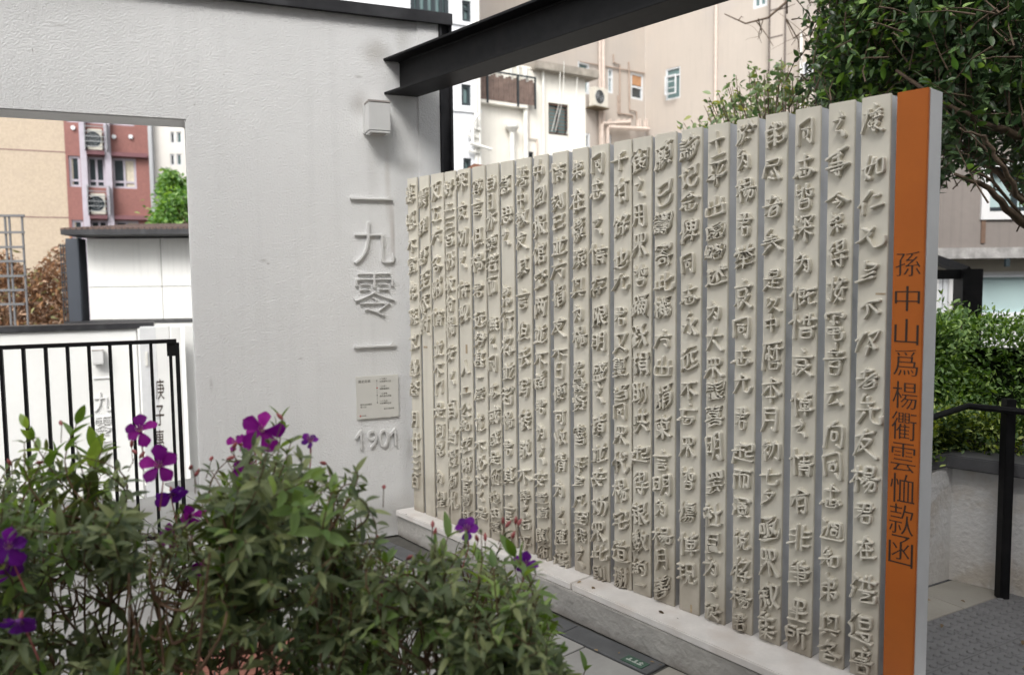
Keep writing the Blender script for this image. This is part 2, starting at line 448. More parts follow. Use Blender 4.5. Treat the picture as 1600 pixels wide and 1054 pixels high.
# green plate with white marks on the drain cover
gp = empty('drain_plate', S.matrix() @ T(2.042, -.247, .0), 'small green plate with white marks set in the dark drain strip', 'plate')
MB().box(-.055, .055, -.028, .028, .0025, .006).build('plate', GREEN, gp)
b = MB()
for x0, x1, y0, y1 in ((-.04, -.015, -.012, -.004), (-.032, -.024, -.004, .012), (-.01, .012, -.012, -.004), (-.003, .006, -.004, .014), (.016, .04, -.012, -.004), (.024, .031, -.004, .016), (.018, .038, .004, .009)):
    b.box(x0, x1, y0, y1, .006, .0075)
b.build('marks', PAINTW, gp)

# tactile paving on the right, with its border stones
TF = Frame((1.897, 3.552), math.atan2(.878, .478))
def dome_tile():
    b = MB().box(-.1485, .1485, -.1485, .1485, -.02, 0)
    for i in range(6):
        for j in range(6):
            cx, cy = -.125 + i * .05, -.125 + j * .05
            rr = [(.0175, .0), (.0145, .0055), (.009, .008)]; n = 8
            v = [(cx + r_ * math.cos(k * math.pi / 4), cy + r_ * math.sin(k * math.pi / 4), z) for r_, z in rr for k in range(n)]
            f = [(a * n + k, a * n + (k + 1) % n, (a + 1) * n + (k + 1) % n, (a + 1) * n + k) for a in range(2) for k in range(n)] + [tuple(2 * n + k for k in range(n))]
            b.add(v, f)
    o = b.build('tactile_tile', TACTILE); me = o.data; bpy.data.objects.remove(o); return me
dt = dome_tile()
for i in range(10):
    for j in range(7):
        w = TF.w(-1.05 + i * .3, -.15 - j * .3, random.uniform(-.001, .001))
        if (w - S.o) @ S.y < .12: continue
        M = TF.matrix(); M.translation = Vector(w)
        link('tactile_tile', dt, terrace, M=M)
kp = lambda w: (w - S.o) @ S.y > .2
stones(TF, list(np.arange(-1.4, 2.0, .42)), [.003, .255], .0, .02, GRANITE2, parent=terrace, keep=kp)
stones(TF, list(np.arange(-1.25, 2.0, .30)), [.255, .45], .0, .02, DARKSTONE, parent=terrace, keep=kp)

# ------------------------------------------------------------------ white wall
wall = empty('history_wall', W.matrix(), 'tall white stucco wall with a large opening and raised numerals', 'wall')
TJ, ZO, ZW = -1.199, 2.4685, 3.135
poly = [(-6.2, 0), (-4.1, 0), (-4.1, ZO), (TJ, ZO), (TJ, 0), (.255, 0), (.255, ZW), (-6.2, ZW)]
b = MB().prism(poly, 0, .24, axis='y')
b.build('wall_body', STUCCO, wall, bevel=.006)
b = MB().box(.117, .2545, -.009, .05, .002, ZW - .001)
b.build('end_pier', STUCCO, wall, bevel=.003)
b = MB().box(-6.25, .335, -.035, .275, ZW, ZW + .055)
b.box(-6.25, .335, -.043, -.030, ZW - .01, ZW + .06)
b.build('coping', BLACKFLASH, wall, bevel=.003)
b = MB().box(.257, .272, -.02, .26, 0, ZW).box(.272, .335, .01, .022, 0, ZW).box(.322, .337, -.02, .26, 0, ZW - .001).box(.273, .321, .15, .16, 0, ZW)
b.build('edge_channel', BLACKFLASH, wall, bevel=.002)

def fit(F_, ch, u0, v0, u1, v1, **kw):
    x0, x1, z0, z1 = F_.rect(u0, v0, u1, v1)
    lp = style(outline(ch), 1, centre=(0, 0), **kw)
    al = np.concatenate(lp); mn, mx = al.min(0), al.max(0)
    sx, sz = (x1 - x0) / (mx[0] - mn[0]), (z1 - z0) / (mx[1] - mn[1])
    return ([(l - (mn + mx) / 2) for l in lp], sx, sz, (x0 + x1) / 2, (z0 + z1) / 2)
def bar_serif(x0, x1, z, th=.011):   # thin horizontal stroke with a triangular right end
    w_ = x1 - x0
    return [np.array([(0, -th / 2), (w_, -th / 2), (w_, th * .5), (w_ * .93, th * 1.9), (w_ * .85, th / 2), (w_ * .04, th / 2), (0, th * 1.2)])], 1, 1, x0, z
for u0, u1, v in ((547, 612, 310), (553, 618, 542)):
    x0, z = W.px(u0, v); x1, _ = W.px(u1, v)
    link('numeral', glyph_mesh('numeral', [bar_serif(x0, x1, z)], .02, .0015, RAISED), wall)
for ch, q in (('九', (551, 347, 615, 412)), ('零', (552, 426, 617, 494))):
    link('numeral', glyph_mesh('numeral', [fit(W, ch, *q, horiz=-.020, vert=-.012)], .018, .0012, RAISED), wall)
for k, ch in enumerate('1901'):
    u = 556 + k * 17.8
    q = (u, 672 - k * 1.2, u + (10.5 if ch == '1' else 15), 702 - k * 2.2)
    if ch == '1':
        x0, x1, z0, z1 = W.rect(*q)
        pt_ = ([np.array([(.56, 0), (.86, 0), (.86, 1), (.60, 1), (.0, .74), (.0, .56), (.56, .80)])], x1 - x0, z1 - z0, x0, z0)
    else: pt_ = fit(W, ch, *q, horiz=.0, vert=.0)
    link('numeral', glyph_mesh('numeral', [pt_], .016, .0012, RAISED), wall)

# plaque
pl = empty('timeline_plaque', W.matrix() @ T(-.176, 0, .88), 'small square off white plaque with grey print screwed to the white wall above 1901', 'plaque')
PX0, PX1, PZ0, PZ1 = -.13, .13, -.13, .13
MB().box(PX0, PX1, -.014, -.002, PZ0, PZ1).build('panel', SIGNW, pl, bevel=.0015)
pr = []
pr += text_line('歷史走廊', .0185, -.117, .092)
for k, (a_, b_) in enumerate((('一九零三', '壬寅廣州之役'), ('一九零一', '楊衢雲被刺'), ('一九零零', '庚子惠州之役'), ('一八九五', '乙未廣州之役'))):
    pr += text_line(a_, .0118, .012, .104 - k * .045) + text_line(b_, .0118, .012, .089 - k * .045)
pr += text_line('孫中山史蹟徑', .0118, -.108, -.046) + text_line('第八站', .0118, -.108, -.061)
pr += text_line('孫中山紀念徑', .0105, .036, -.079) + text_line('百子里', .0075, -.097, -.112)
me = glyph_mesh('print', pr, .0006, 0, INKGREY); o = link('print', me, pl, M=T(0, -.0142, 0))
b = MB().box(-.004, -.0028, -.0148, -.0142, -.033, .103)
for k in (0, 2, 3): b.box(-.0062, -.0006, -.0150, -.0149, .1 - k * .045 - .003, .1 - k * .045 + .003)
b.build('timeline', INKGREY, pl)
MB().box(-.0072, .0004, -.0155, -.0145, .051, .0585).box(-.112, -.104, -.0155, -.0142, -.114, -.106).build('red_marker', REDDOT, pl)

def wall_lamp(M, label, group):
    o = empty('wall_lamp', M, label, 'lamp', group)
    MB().box(-.072, .035, -.022, 0, -.088, .092).build('mounting_plate', LAMPW, o, bevel=.002)
    MB().box(-.064, .064, -.125, -.022, -.083, .078).build('housing', LAMPW, o, bevel=.003)
    MB().box(-.066, .066, -.128, -.020, .078, .090).build('lid', LAMPT, o, bevel=.002)
    MB().box(-.060, .060, -.128, -.020, -.097, -.086).build('bottom_rim', LAMPW, o, bevel=.002)
    MB().box(-.04, .04, -.105, -.04, -.101, -.0975).build('lens', LAMPT, o)
    return o
wall_lamp(W.matrix() @ T(-.150, 0, 2.538), 'white box wall lamp with grey lid beside the black beam', 'box wall lamps')

# ------------------------------------------------------------------ steel beam
beam = empty('steel_beam', S.matrix() @ T(0, .0125, 2.69), 'black painted steel I-beam running out of the white wall over the inscribed screen', 'beam')
BL = 7.5
MB().box(-.07, BL, -.0975, .0975, 0, .014).build('lower_flange', BLACK, beam, bevel=.002)
MB().box(-.07, BL, -.0975, .0975, .196, .210).build('upper_flange', BLACK, beam, bevel=.002)
MB().box(-.07, BL, -.005, .005, .0145, .1955).build('web', BLACK, beam)
b = MB()
for sy in (-1, 1):
    for z in (.017, .193): b.tube([(-.07, sy * .008, z), (BL, sy * .008, z)], .004, 6)
b.build('weld', BLACK, beam)
post = empty('beam_post', S.matrix() @ T(BL - .12, .0125, 0), 'black square steel post under the near end of the beam', 'post')
MB().box(-.08, .08, -.08, .08, .012, 2.69).build('shaft', BLACK, post, bevel=.004)
MB().box(-.13, .13, -.13, .13, 0, .012).build('base_plate', BLACK, post)

# ------------------------------------------------------------------ inscribed screen
SL = [2.828, 2.711, 2.584, 2.463, 2.34, 2.208, 2.079, 1.941, 1.822, 1.71, 1.575, 1.453, 1.319, 1.186, 1.055, .933, .818, .697, .564, .446, .313, .195, .071]
SR = [2.926, 2.805, 2.681, 2.554, 2.432, 2.305, 2.181, 2.053, 1.924, 1.813, 1.68, 1.554, 1.422, 1.287, 1.164, 1.033, .915, .804, .674, .546, .433, .293, .172]
ZT, ZB = 2.19, .17
screen = empty('inscribed_screen', S.matrix(), 'screen of upright cream slabs covered in raised brush writing, orange end slab', 'screen')
TEXT = [
 ('康如仁兄足下启者先友楊君在港遇害', [187, 265, 318, 372, 432, 482, 535, 590, 640, 692, 748, 798, 855, 917, 980, 1030]),
 ('之事今弟得接電音云向同志週知弟與各', [200, 252, 312, 348, 398, 453, 509, 562, 618, 680, 727, 776, 828, 873, 917, 973, 1012]),
 ('同志皆深为慨惜哀悼之情有非筆墨所', [208, 262, 307, 358, 412, 465, 509, 568, 630, 671, 721, 782, 838, 893, 951, 990]),
 ('能盡者矣是以中曆本月初七夕亟眾叙集', [210, 265, 322, 376, 437, 474, 506, 556, 609, 655, 703, 744, 776, 824, 877, 930, 975]),
 ('於为楊君舉哀同志尤君起而演說將楊君', [208, 250, 298, 349, 401, 460, 513, 557, 601, 651, 703, 746, 790, 843, 889, 933, 968]),
 ('士平出處略述为大眾表喜明罷社且为之設', [225, 272, 321, 362, 393, 431, 486, 530, 574, 610, 650, 697, 752, 804, 847, 885, 922, 953]),
 ('論記念俾同志永遠不忘眾皆傷悼現', [230, 276, 316, 362, 412, 461, 508, 560, 607, 648, 697, 746, 799, 848, 895]),
 ('願已籌寄此機方出捐柬言明为楊月善', [244, 302, 349, 398, 442, 480, 532, 571, 618, 667, 719, 757, 793, 837, 873, 917]),
 ('後之用眾皆踴躍捐助共起得銀數約一', [252, 296, 338, 383, 430, 477, 524, 568, 613, 657, 707, 754, 801, 845, 885, 913]),
 ('千有餘也尤君又夏當同眾代楊宅道謝', [252, 297, 352, 404, 442, 492, 536, 573, 613, 642, 679, 722, 766, 811, 860, 900]),
 ('同志之情存限明盛之諸並安勸眾此則', [257, 297, 354, 397, 448, 494, 534, 580, 617, 662, 707, 747, 789, 830, 863, 893]),
 ('弟在橫濱與为楊君最賢善手足凡至我之', [266, 314, 359, 404, 448, 489, 526, 574, 602, 630, 679, 724, 755, 782, 808, 835, 872]),
 ('情刻已並方捐友不日便可收清为之匯港', [269, 316, 347, 385, 423, 462, 511, 551, 578, 613, 652, 682, 722, 764, 806, 838, 872]),
 ('中國報館交兩並不諸君为之安置直聞他', [268, 308, 354, 397, 437, 480, 522, 560, 593, 633, 674, 711, 749, 777, 799, 834, 865]),
 ('港中教友其言但去寫轉敬不得之右平', [276, 312, 342, 377, 417, 468, 518, 558, 605, 656, 701, 742, 774, 797, 818, 847]),
 ('急思之弟行將並若楊君其一言有', [290, 336, 373, 462, 500, 540, 580, 617, 656, 697, 742, 773, 800, 838]),
 ('自日亦東若而無之同志或盛是他也由善', [287, 316, 347, 380, 411, 445, 508, 535, 568, 610, 648, 684, 714, 745, 776, 800, 822]),
 ('尊言但楊君遠勢甚一層並不必求之是', [293, 325, 372, 410, 452, 500, 530, 560, 590, 615, 660, 695, 722, 750, 775, 800]),
 ('深哀勸之情視人二公知兹附言書其', [285, 330, 370, 410, 452, 490, 575, 610, 640, 665, 695, 725, 755, 780, 808]),
 ('好二三百份收有楊安之自當邊商札', [295, 325, 350, 375, 408, 445, 475, 510, 552, 590, 640, 680, 715, 750, 782]),
 ('及五方各附情並不門是河常为望', [300, 335, 370, 410, 450, 495, 545, 575, 605, 640, 672, 700, 745, 780]),
 ('震難甚至依附', [310, 355, 400, 438, 475, 508]),
 ('惠照不宣弟孫文謹啓月廿三百日', [303, 345, 382, 415, 455, 495, 535, 575, 605, 655, 690, 722, 750]),
]

# ---- brush-written characters: strokes on an 11 x 11 grid (x right, y down), digits 0-9 and A
STROKES = {'康': '50 61|13 53 82|32 24 17 0A|44 83 84 76 47|55 85|63 66 6A 59|46 37 48|68 79 9A|77 69', '如': '31 24 16 38|52 44 27 18|04 34 64|63 67|63 93 97 67', '仁': '41 24 06|25 29|63 83|57 97', '兄': '22 53 62 44 26 07|54 45 57 79 A8 A5', '足': '30 33 63 72 41|25 64|07 66', '下': '15 43 83|44 47 39|54 87', '启': '04 42|32 15 08|53 92 75 47|64 88|57 4A', '者': '23 63|42 35|05 85|74 46 18|46 76 79 39 46|48 77', '先': '40 23|23 73|51 54|05 95|36 27 0A|65 68 7A AA A8', '友': '13 82|51 34 17 09|44 74 56 28|35 57 9A', '楊': '03 43|21 2A|24 07|35 46|51 81 84 54 51|53 83|45 A5|65 47|56 96 99 79|76 58|86 6A', '君': '22 72 75 25|14 84|52 46 18|47 77 7A 4A 47', '在': '13 83|51 35 08|35 3A|46 86|64 69|39 99', '港': '11 22|05 16|09 17|33 93|51 46|71 75|36 96|57 77 78 49 4A 9A 98', '遇': '42 82 85 45 42|43 83|37 87 89 79|57 68|10 21|04 15 17 08|08 39 9A', '害': '50 61|14 12 82 73|34 74|25 75|06 96|52 57|37 77 7A 3A 37', '之': '50 62|23 63 36 67 79', '事': '04 82|52 5A 38|23 63 64 34|26 76 78 28|07 97', '今': '52 34 06|53 75 97|45 56|37 77 5A', '弟': '30 42|72 63|24 73 75 25 27 87 89 68|52 5A|57 38 1A', '得': '31 13|33 15|25 29|51 81 84 54 51|53 82|45 95|37 97|76 7A 59|48 59', '接': '03 43|31 29 08|16 45|61 72|43 93|53 64|82 74|35 95|64 47 79|85 67 3A', '電': '31 81|13 11 92 93|52 55|34 44|64 75|26 86 88 28 26|27 87|56 5A 9A 98', '音': '50 52|23 83|33 44|73 64|05 95|36 76 7A 3A 36|38 78', '云': '32 62|14 84|45 27 18 78|67 89', '向': '50 32|22 1A|22 82 8A 69|44 64 67 47 44', '同': '12 19|12 81 8A 68|34 64|45 65 67 47 45', '志': '23 83|51 56|36 76|17 08|37 39 79 87|57 58|87 98', '週': '10 21|14 16 08|08 39 9A|42 37|42 82 88 78|53 73|62 65|54 74|55 75 77 57 55', '知': '31 13|23 53|05 55|42 35 08|46 58|64 94 98 68 64', '與': '21 27|12 32|82 87|62 82|52 43 64 45|08 98|39 1A|69 8A', '各': '42 24 05|43 73 46 17|45 67 98|38 78 7A 3A 38', '皆': '21 25 44|23 43|61 65 86 84|83 63|52 47|37 77 7A 3A 37|38 78', '深': '11 22|04 15|09 17|41 43|41 91 83|53 44|73 84|35 95|62 6A|65 37|66 98', '为': '31 42|14 74 79 58|53 46 19|56 67', '慨': '21 2A|13 04|33 44|42 62 65 45|43 63|42 48 67|72 A2|75 A4|84 66|85 88 A8', '惜': '21 2A|13 04|33 44|53 A3|61 65|81 85|46 A6|57 97 9A 5A 57|58 98', '哀': '50 61|13 93|34 74 76 36 34|47 19|37 3A 58|86 68|57 9A', '悼': '21 2A|13 04|33 44|71 74|73 92|54 94 97 57 54|55 95|48 A8|76 7A', '情': '21 2A|13 04|33 44|53 A3|55 95|46 A6|72 76|57 5A|57 97 9A 89|58 98', '有': '13 93|51 34 17|44 4A|44 84 8A 69|45 84|47 87', '非': '41 4A|13 43|15 45|08 47|71 7A|73 A3|75 A5|78 A8', '筆': '31 13|23 53|71 63|63 93|34 84 87 37|15 A5|26 86|09 98|52 5A', '墨': '31 81 84 34 31|52 5A|25 85|16 96|27 87|0A AA', '所': '22 52|13 18 09|14 44 46 16|82 63|63 68 4A|64 A4|85 8A', '能': '41 23 44|53 42|14 1A|14 54 5A|16 56|18 58|62 64 A4 92|93 72|66 69 A9 A7|87 67', '尽': '22 82 84 24|23 15 08|54 77 99|46 57|38 69', '矣': '41 23 54|43 64|15 75|06 96|47 38 0A|56 9A', '是': '31 71 74 34 31|32 72|05 95|55 59|57 87|37 28 0A|28 59 9A', '以': '22 27 45|43 54|83 76 3A|67 9A', '中': '23 27|23 83 87|26 86|50 5A', '曆': '11 91|21 15 0A|33 63|42 47|35 26|45 66|73 A3|82 87|48 88 8A 4A 48', '本': '13 93|51 5A|44 17|64 97|38 78', '月': '31 36 1A|31 81 8A 69|33 83|36 86', '初': '21 32|13 43 16|25 29|36 47|53 93 99 78|72 66 49', '七': '05 93|41 49 99 97', '夕': '41 24|33 73 56 1A|44 56', '集': '31 13|24 27|23 83|24 83|26 86|52 56|28 98|57 5A|58 2A|58 8A', '不': '13 93|53 26 08|54 5A|66 98', '可': '12 92|34 64 67 37 34|81 89 68', '而': '12 92|52 34|14 1A|14 84 89 78|44 49|64 69', '此': '15 18|32 38|35 54|08 57|93 65|61 69 A8 A6', '眾': '21 81 84 24 21|41 44|61 64|36 17|45 27 0A|55 5A|65 57|66 9A', '道': '41 52|71 63|33 A3|45 85 89 49 45|47 87|11 22|05 15 17 08|08 3A AA', '出': '51 59|23 26 86|83 86|16 1A 9A|96 9A', '一': '25 75', '大': '14 94|51 45 1A|56 9A', '方': '50 61|13 93|43 34 09|45 85 89 67', '千': '71 43|05 95|53 5A', '二': '33 73|17 97', '明': '12 18|12 42 47|14 44|17 47|61 66 4A|61 91 9A 79|63 93|66 96', '用': '21 26 09|21 81 8A 69|24 84|26 86|51 59', '士': '14 84|51 5A|2A 8A', '日': '31 3A|31 71 7A|35 75|3A 7A', '安': '50 51|13 12 92|43 36 69|74 57 1A|05 95', '言': '50 61|13 93|35 75|37 77|38 78 7A 3A 38', '起': '23 63|42 48|05 65|45 65|26 16 0A|18 49 AA|73 A3 A6 76 78 A8', '现': '02 42|04 34|22 28|08 46|51 56|51 91 96|54 94|66 59 3A|76 79 A9 A8', '设': '11 22|14 34 39 57|52 55 37|52 82 85 A5|46 86 58 2A|57 9A', '说': '11 22|14 34 39 57|51 62|81 73|54 84 86 56 54|66 59 3A|76 79 A9 A8', '将': '31 3A|13 24|08 26|61 43|52 92 75 47|55 66|48 A8|86 8A 69', '演': '11 22|05 16|09 17|62 62|43 32 92 A3|44 84|45 85 88 48 45|46 86|64 68|59 3A|79 9A', '永': '50 61|43 63 69 48|15 35 18|94 66|65 9A', '遠': '41 91|60 63|33 93|44 84 86 46 44|58 39|66 68|76 98|10 21|04 15 17 08|08 39 AA', '忘': '50 61|13 93|33 36 86|17 08|37 39 79 87|57 58', '念': '51 23 04|52 73 94|43 63|25 65 46|17 08|37 39 79 87|57 58', '尤': '13 93|51 35 09|64 68 99 A7|72 83'}
def brush_strokes(code, seed):
    rs = np.random.default_rng(seed); out = []
    ph = rs.uniform(0, 6.28, 4); prev = None
    for st in code.split('|'):
        P = np.array([[int(c[0], 11), -int(c[1], 11)] for c in st.split()], float)
        if len(P) == 1: continue
        P = P + rs.normal(size=P.shape) * .16
        Q = np.vstack([2 * P[0] - P[1], P, 2 * P[-1] - P[-2]]); pts = []
        for k in range(1, len(Q) - 2):
            p0, p1, p2, p3 = Q[k - 1:k + 3]; n = max(3, int(np.linalg.norm(p2 - p1) * 1.1) + 1)
            corner = 1.0
            if k > 1 or k < len(Q) - 3:
                pass
            for t in np.linspace(0, 1, n, endpoint=False):
                pts.append(.5 * ((2 * p1) + (-p0 + p2) * t * .62 + (2 * p0 - 5 * p1 + 4 * p2 - p3) * t * t * .62 + (-p0 + 3 * p1 - 3 * p2 + p3) * t ** 3 * .62) * 1.0 if False else
                           (2 * t ** 3 - 3 * t * t + 1) * p1 + (t ** 3 - 2 * t * t + t) * (p2 - p0) * .34 + (-2 * t ** 3 + 3 * t * t) * p2 + (t ** 3 - t * t) * (p3 - p1) * .34)
        pts.append(P[-1]); pts = np.array(pts)
        L = np.concatenate([[0], np.cumsum(np.linalg.norm(np.diff(pts, axis=0), axis=1))]); T_ = L / L[-1]
        d = P[-1] - P[-2]; d = d / np.linalg.norm(d)
        falling = (d[0] < -.3 and d[1] < -.2)
        long_ = min(1, L[-1] / 5)
        w = .44 + .11 * np.cos(T_ * 6.28) + .05 * np.sin(T_ * 9 + ph[0])
        if falling: w = w * (1.12 - .62 * T_ ** 1.3 * long_)
        elif d[0] > .3 and d[1] < -.4: w = w * (.80 + .55 * T_ ** 2 * long_)
        dirs = np.gradient(pts, axis=0); dirs /= np.linalg.norm(dirs, axis=1)[:, None] + 1e-9
        w = w * (.86 + .26 * np.abs(dirs[:, 1]))
        if prev is not None and rs.random() < .5:      # the brush barely lifts between two strokes
            gap = P[0] - prev; ln = np.linalg.norm(gap)
            if .8 < ln < 4.6:
                m_ = (prev + P[0]) / 2 + np.array([gap[1], -gap[0]]) * .10
                lk = np.array([(1 - t) ** 2 * prev + 2 * t * (1 - t) * m_ + t * t * P[0] for t in np.linspace(0, 1, 5)])
                out.append((lk - np.array([5., -5.5]), np.array([.30, .19, .16, .18, .26]), np.gradient(lk, axis=0)))
        prev = P[-1]
        out.append((pts - np.array([5., -5.5]), w * rs.uniform(.92, 1.1), dirs))
    return out
def brush_mesh(name, code, seed, sx, sz, cx, cz, depth, m):
    prof = [(-1.04, 0), (-.98, .86), (-.80, 1), (0, 1.02), (.80, 1), (.98, .86), (1.04, 0)]
    v = []; f = []; rs = np.random.default_rng(seed + 5)
    kx, kz = sx / 10., sz / 10.; th = rs.normal() * .05; sh = .16 + rs.normal() * .04; k1 = (kx + kz) / 2
    am = rs.normal(size=2) * .012
    for si, (pts, w, dirs) in enumerate(brush_strokes(code, seed)):
        h = depth * rs.uniform(.86, 1.04)
        x = pts[:, 0] * kx; z = pts[:, 1] * kz + pts[:, 0] * kx * sh
        x, z = x * math.cos(th) - z * math.sin(th), x * math.sin(th) + z * math.cos(th)
        c = np.stack([x, z], 1); d = np.gradient(c, axis=0); d /= np.linalg.norm(d, axis=1)[:, None] + 1e-9; nn = np.stack([-d[:, 1], d[:, 0]], 1)
        W_ = w * k1
        rings = [(c[0] - d[0] * W_[0] * .95, W_[0] * .35, .0, nn[0]), (c[0] - d[0] * W_[0] * .80, W_[0] * .55, .85, nn[0]), (c[0] - d[0] * W_[0] * .4, W_[0] * .9, 1, nn[0])] + [(c[i], W_[i], 1, nn[i]) for i in range(len(c))] + \
                [(c[-1] + d[-1] * W_[-1] * .4, W_[-1] * .88, 1, nn[-1]), (c[-1] + d[-1] * W_[-1] * .8, W_[-1] * .5, .85, nn[-1]), (c[-1] + d[-1] * W_[-1] * .95, W_[-1] * .3, .0, nn[-1])]
        b0 = len(v); q = len(prof)
        for (p, ww, hh, n_) in rings:
            for a_, b_ in prof:
                r_ = p + n_ * ww * a_; v.append((cx + r_[0], -h * b_ * hh, cz + r_[1]))
        for i in range(len(rings) - 1):
            for j in range(q - 1): f.append((b0 + i * q + j, b0 + i * q + j + 1, b0 + (i + 1) * q + j + 1, b0 + (i + 1) * q + j))
    me = bpy.data.meshes.new(name); me.from_pydata(v, [], f); me.materials.append(m)
    me.polygons.foreach_set('use_smooth', [True] * len(f))
    return me

SIMPLE = str.maketrans('記說設諸謝盡當餘銀數罷舉濱賢報館兩轉寫勢層勸視遠踴躍於購現將請亟觀複憐傷識讓結終練網齊龍車長問間開關門風飛馬魚鳥', '记说设诸谢尽当馀银数罢举滨贤报馆两转写势层劝视远踊跃於购现将请亟观复怜傷识让结终练网齐龙车长问间开关门风飞马鱼鸟')
counts = 0
leftover = []
def screen_z(s_, v):
    z = 1.2
    for _ in range(4):
        u = project(S.w(s_, 0, z))[0][0]
        z = S.px(u, v)[1]
    return z
for i in range(23):
    b = MB().box(SL[i], SR[i], 0, .012, ZB, ZT)
    sl_ = b.build('slab', CREAM, screen, bevel=.002)
    MB().box(SL[i] + .004, SR[i] - .002, .0125, .066, ZB, ZT - .004).build('slab_core', SLABSIDE, sl_, bevel=.0015)
    txt, vs = TEXT[i]
    cx = (SL[i] + SR[i]) / 2; w_ = SR[i] - SL[i]
    zs = [screen_z(cx, v) for v in vs]
    for k, ch in enumerate(txt[:len(vs)]):
        ch = ch.translate(SIMPLE)
        gaps = [abs(zs[k] - zs[q]) for q in (k - 1, k + 1) if 0 <= q < len(zs)]
        room = min(gaps) if gaps else .1
        sd = i * 100 + k
        rs = np.random.default_rng(sd)
        sc_ = min(.112, max(.072, room * .98)) * rs.uniform(.88, 1.04)
        px_ = cx + rs.uniform(-.005, .005)
        if ch in STROKES:
            me = brush_mesh('character', STROKES[ch], sd, min(.100, w_ * .94) * rs.uniform(.80, 1.02), min(sc_ * .93, room * .97) * rs.uniform(.9, 1.08), px_, zs[k], .021, CREAM)
        else:
            lp = style(outline(ch), sd, smooth=1, warp=.05, shear=.22 + rs.uniform(-.05, .06), nib=.034, horiz=-.002, vert=.008)
            al = np.concatenate(lp); mn, mx = al.min(0), al.max(0); h0, w0 = mx[1] - mn[1], mx[0] - mn[0]
            sz = sc_
            if h0 > .3: sz = min(sz, room * .93 / h0)
            sx = min(.098, w_ * .98 / max(w0, .35)) * rs.uniform(.86, 1.0)
            me = glyph_mesh('character', [([l - (mn + mx) / 2 for l in lp], sx, sz, px_, zs[k])], .0185, .0026, CREAM)
        if counts < 290:
            link('character', me, sl_); counts += 1
        else: leftover.append(me)
b = MB()
for me in leftover:
    b.add([tuple(v_.co) for v_ in me.vertices], [tuple(p_.vertices) for p_ in me.polygons])
me = bpy.data.meshes.new('small_characters'); me.from_pydata(b.v, [], b.f); me.materials.append(CREAM)
link('small_characters', me, screen, kind='stuff')
# worn traces where strokes have fallen off
SCAR = mat('glue_scar', (.42, .33, .22), .8, .2, 60)
for (u, v, du, dv) in ((1376, 459, 16, 3), (1208, 838, 14, 3), (702, 436, 7, 4), (665, 542, 6, 3), (729, 545, 3, 14), (1080, 950, 3, 12), (729, 610, 3, 10)):
    x0, x1, z0, z1 = S.rect(u - du / 2, v - dv / 2, u + du / 2, v + dv / 2)
    MB().box(x0, x1, -.0012, 0, z0, z1).build('glue_scar', SCAR, screen, bevel=.0005)
# orange end slab
OX0, OX1 = 2.948, 3.047
os_ = MB().box(OX0, OX1, -.006, .008, ZB, ZT - .004).build('end_slab', ORANGE, screen, bevel=.002, label='orange end slab with dark engraved writing')
MB().box(OX0 + .002, OX1 + .0005, .0085, .105, ZB, ZT - .004).build('slab_core', ENDGREY, os_, bevel=.002, label='pale grey edge of the orange slab')
for ch, v in zip('孫中山爲楊衢雲恤款函', (412, 466, 518, 566, 617, 665, 714, 763, 811, 860)):
    u = project(S.w(3.0, 0, screen_z(3.0, v)))[0][0]
    x0, z0 = S.px(u - 19, v + 19.5, -.006); x1, z1 = S.px(u + 19, v - 19.5, -.006)
    lp = style(outline(ch), 3, centre=(0, 0), horiz=-.017, vert=-.002)
    al = np.concatenate(lp); mn, mx = al.min(0), al.max(0)
    sz = (z1 - z0) / (mx[1] - mn[1]); sx = .080 / max(mx[0] - mn[0], .8)
    part = ([l - (mn + mx) / 2 for l in lp], sx, sz, 2.9975, (z0 + z1) / 2)
    link('character', glyph_mesh('character', [part], .0012, 0, INK), os_, M=T(0, -.0059, 0))
# plinth: stone coping in lengths with a slight bend, rough rendered base
PL = [(-.085, -.058), (1.35, -.142), (2.13, -.166), (3.35, -.20)]
b = MB().prism(PL + [(3.35, .16), (.02, .16)], 0, .135)
b.build('plinth', PLINTH, screen, bevel=.004)
cuts = [0.004, 1.562, 3.30]
fy = lambda x: -.087 - (x - 0) * .030 - max(0, x - 1.5) * .022
for k in range(2):
    a0, a1 = cuts[k] + (.003 if k else -.01), cuts[k + 1] - .003
    MB().prism([(a0, fy(a0)), (a1, fy(a1)), (a1, .165), (a0 + (.04 if k == 0 else 0), .165)], .136, ZB - .0005).build('coping_stone', COPING, screen, bevel=.004)

# ------------------------------------------------------------------ railing in the opening
rail = empty('black_railing', W.matrix() @ T(0, .4, 0), 'black steel railing with thin upright bars behind the opening of the white wall', 'railing')
MB().box(-4.4, -1.29, -.025, .025, 1.228, 1.25).build('top_rail', BLACK, rail, bevel=.002)
MB().box(-4.4, -1.29, -.02, .02, .05, .075).build('bottom_rail', BLACK, rail, bevel=.002)
x = -1.431
while x > -4.4:
    MB().box(x - .0085, x + .0085, -.018, .018, .075, 1.228).build('bar', BLACK, rail)
    x -= .1085
MB().box(-1.335, -1.317, -.018, .018, .0, 1.15).build('bar', BLACK, rail)
MB().box(-1.300, -1.276, -.022, .022, -.01, 1.228).build('end_post', BLACK, rail, bevel=.001)
MB().box(-1.345, -1.276, -.012, .012, 1.15, 1.228).build('bracket', BLACK, rail)

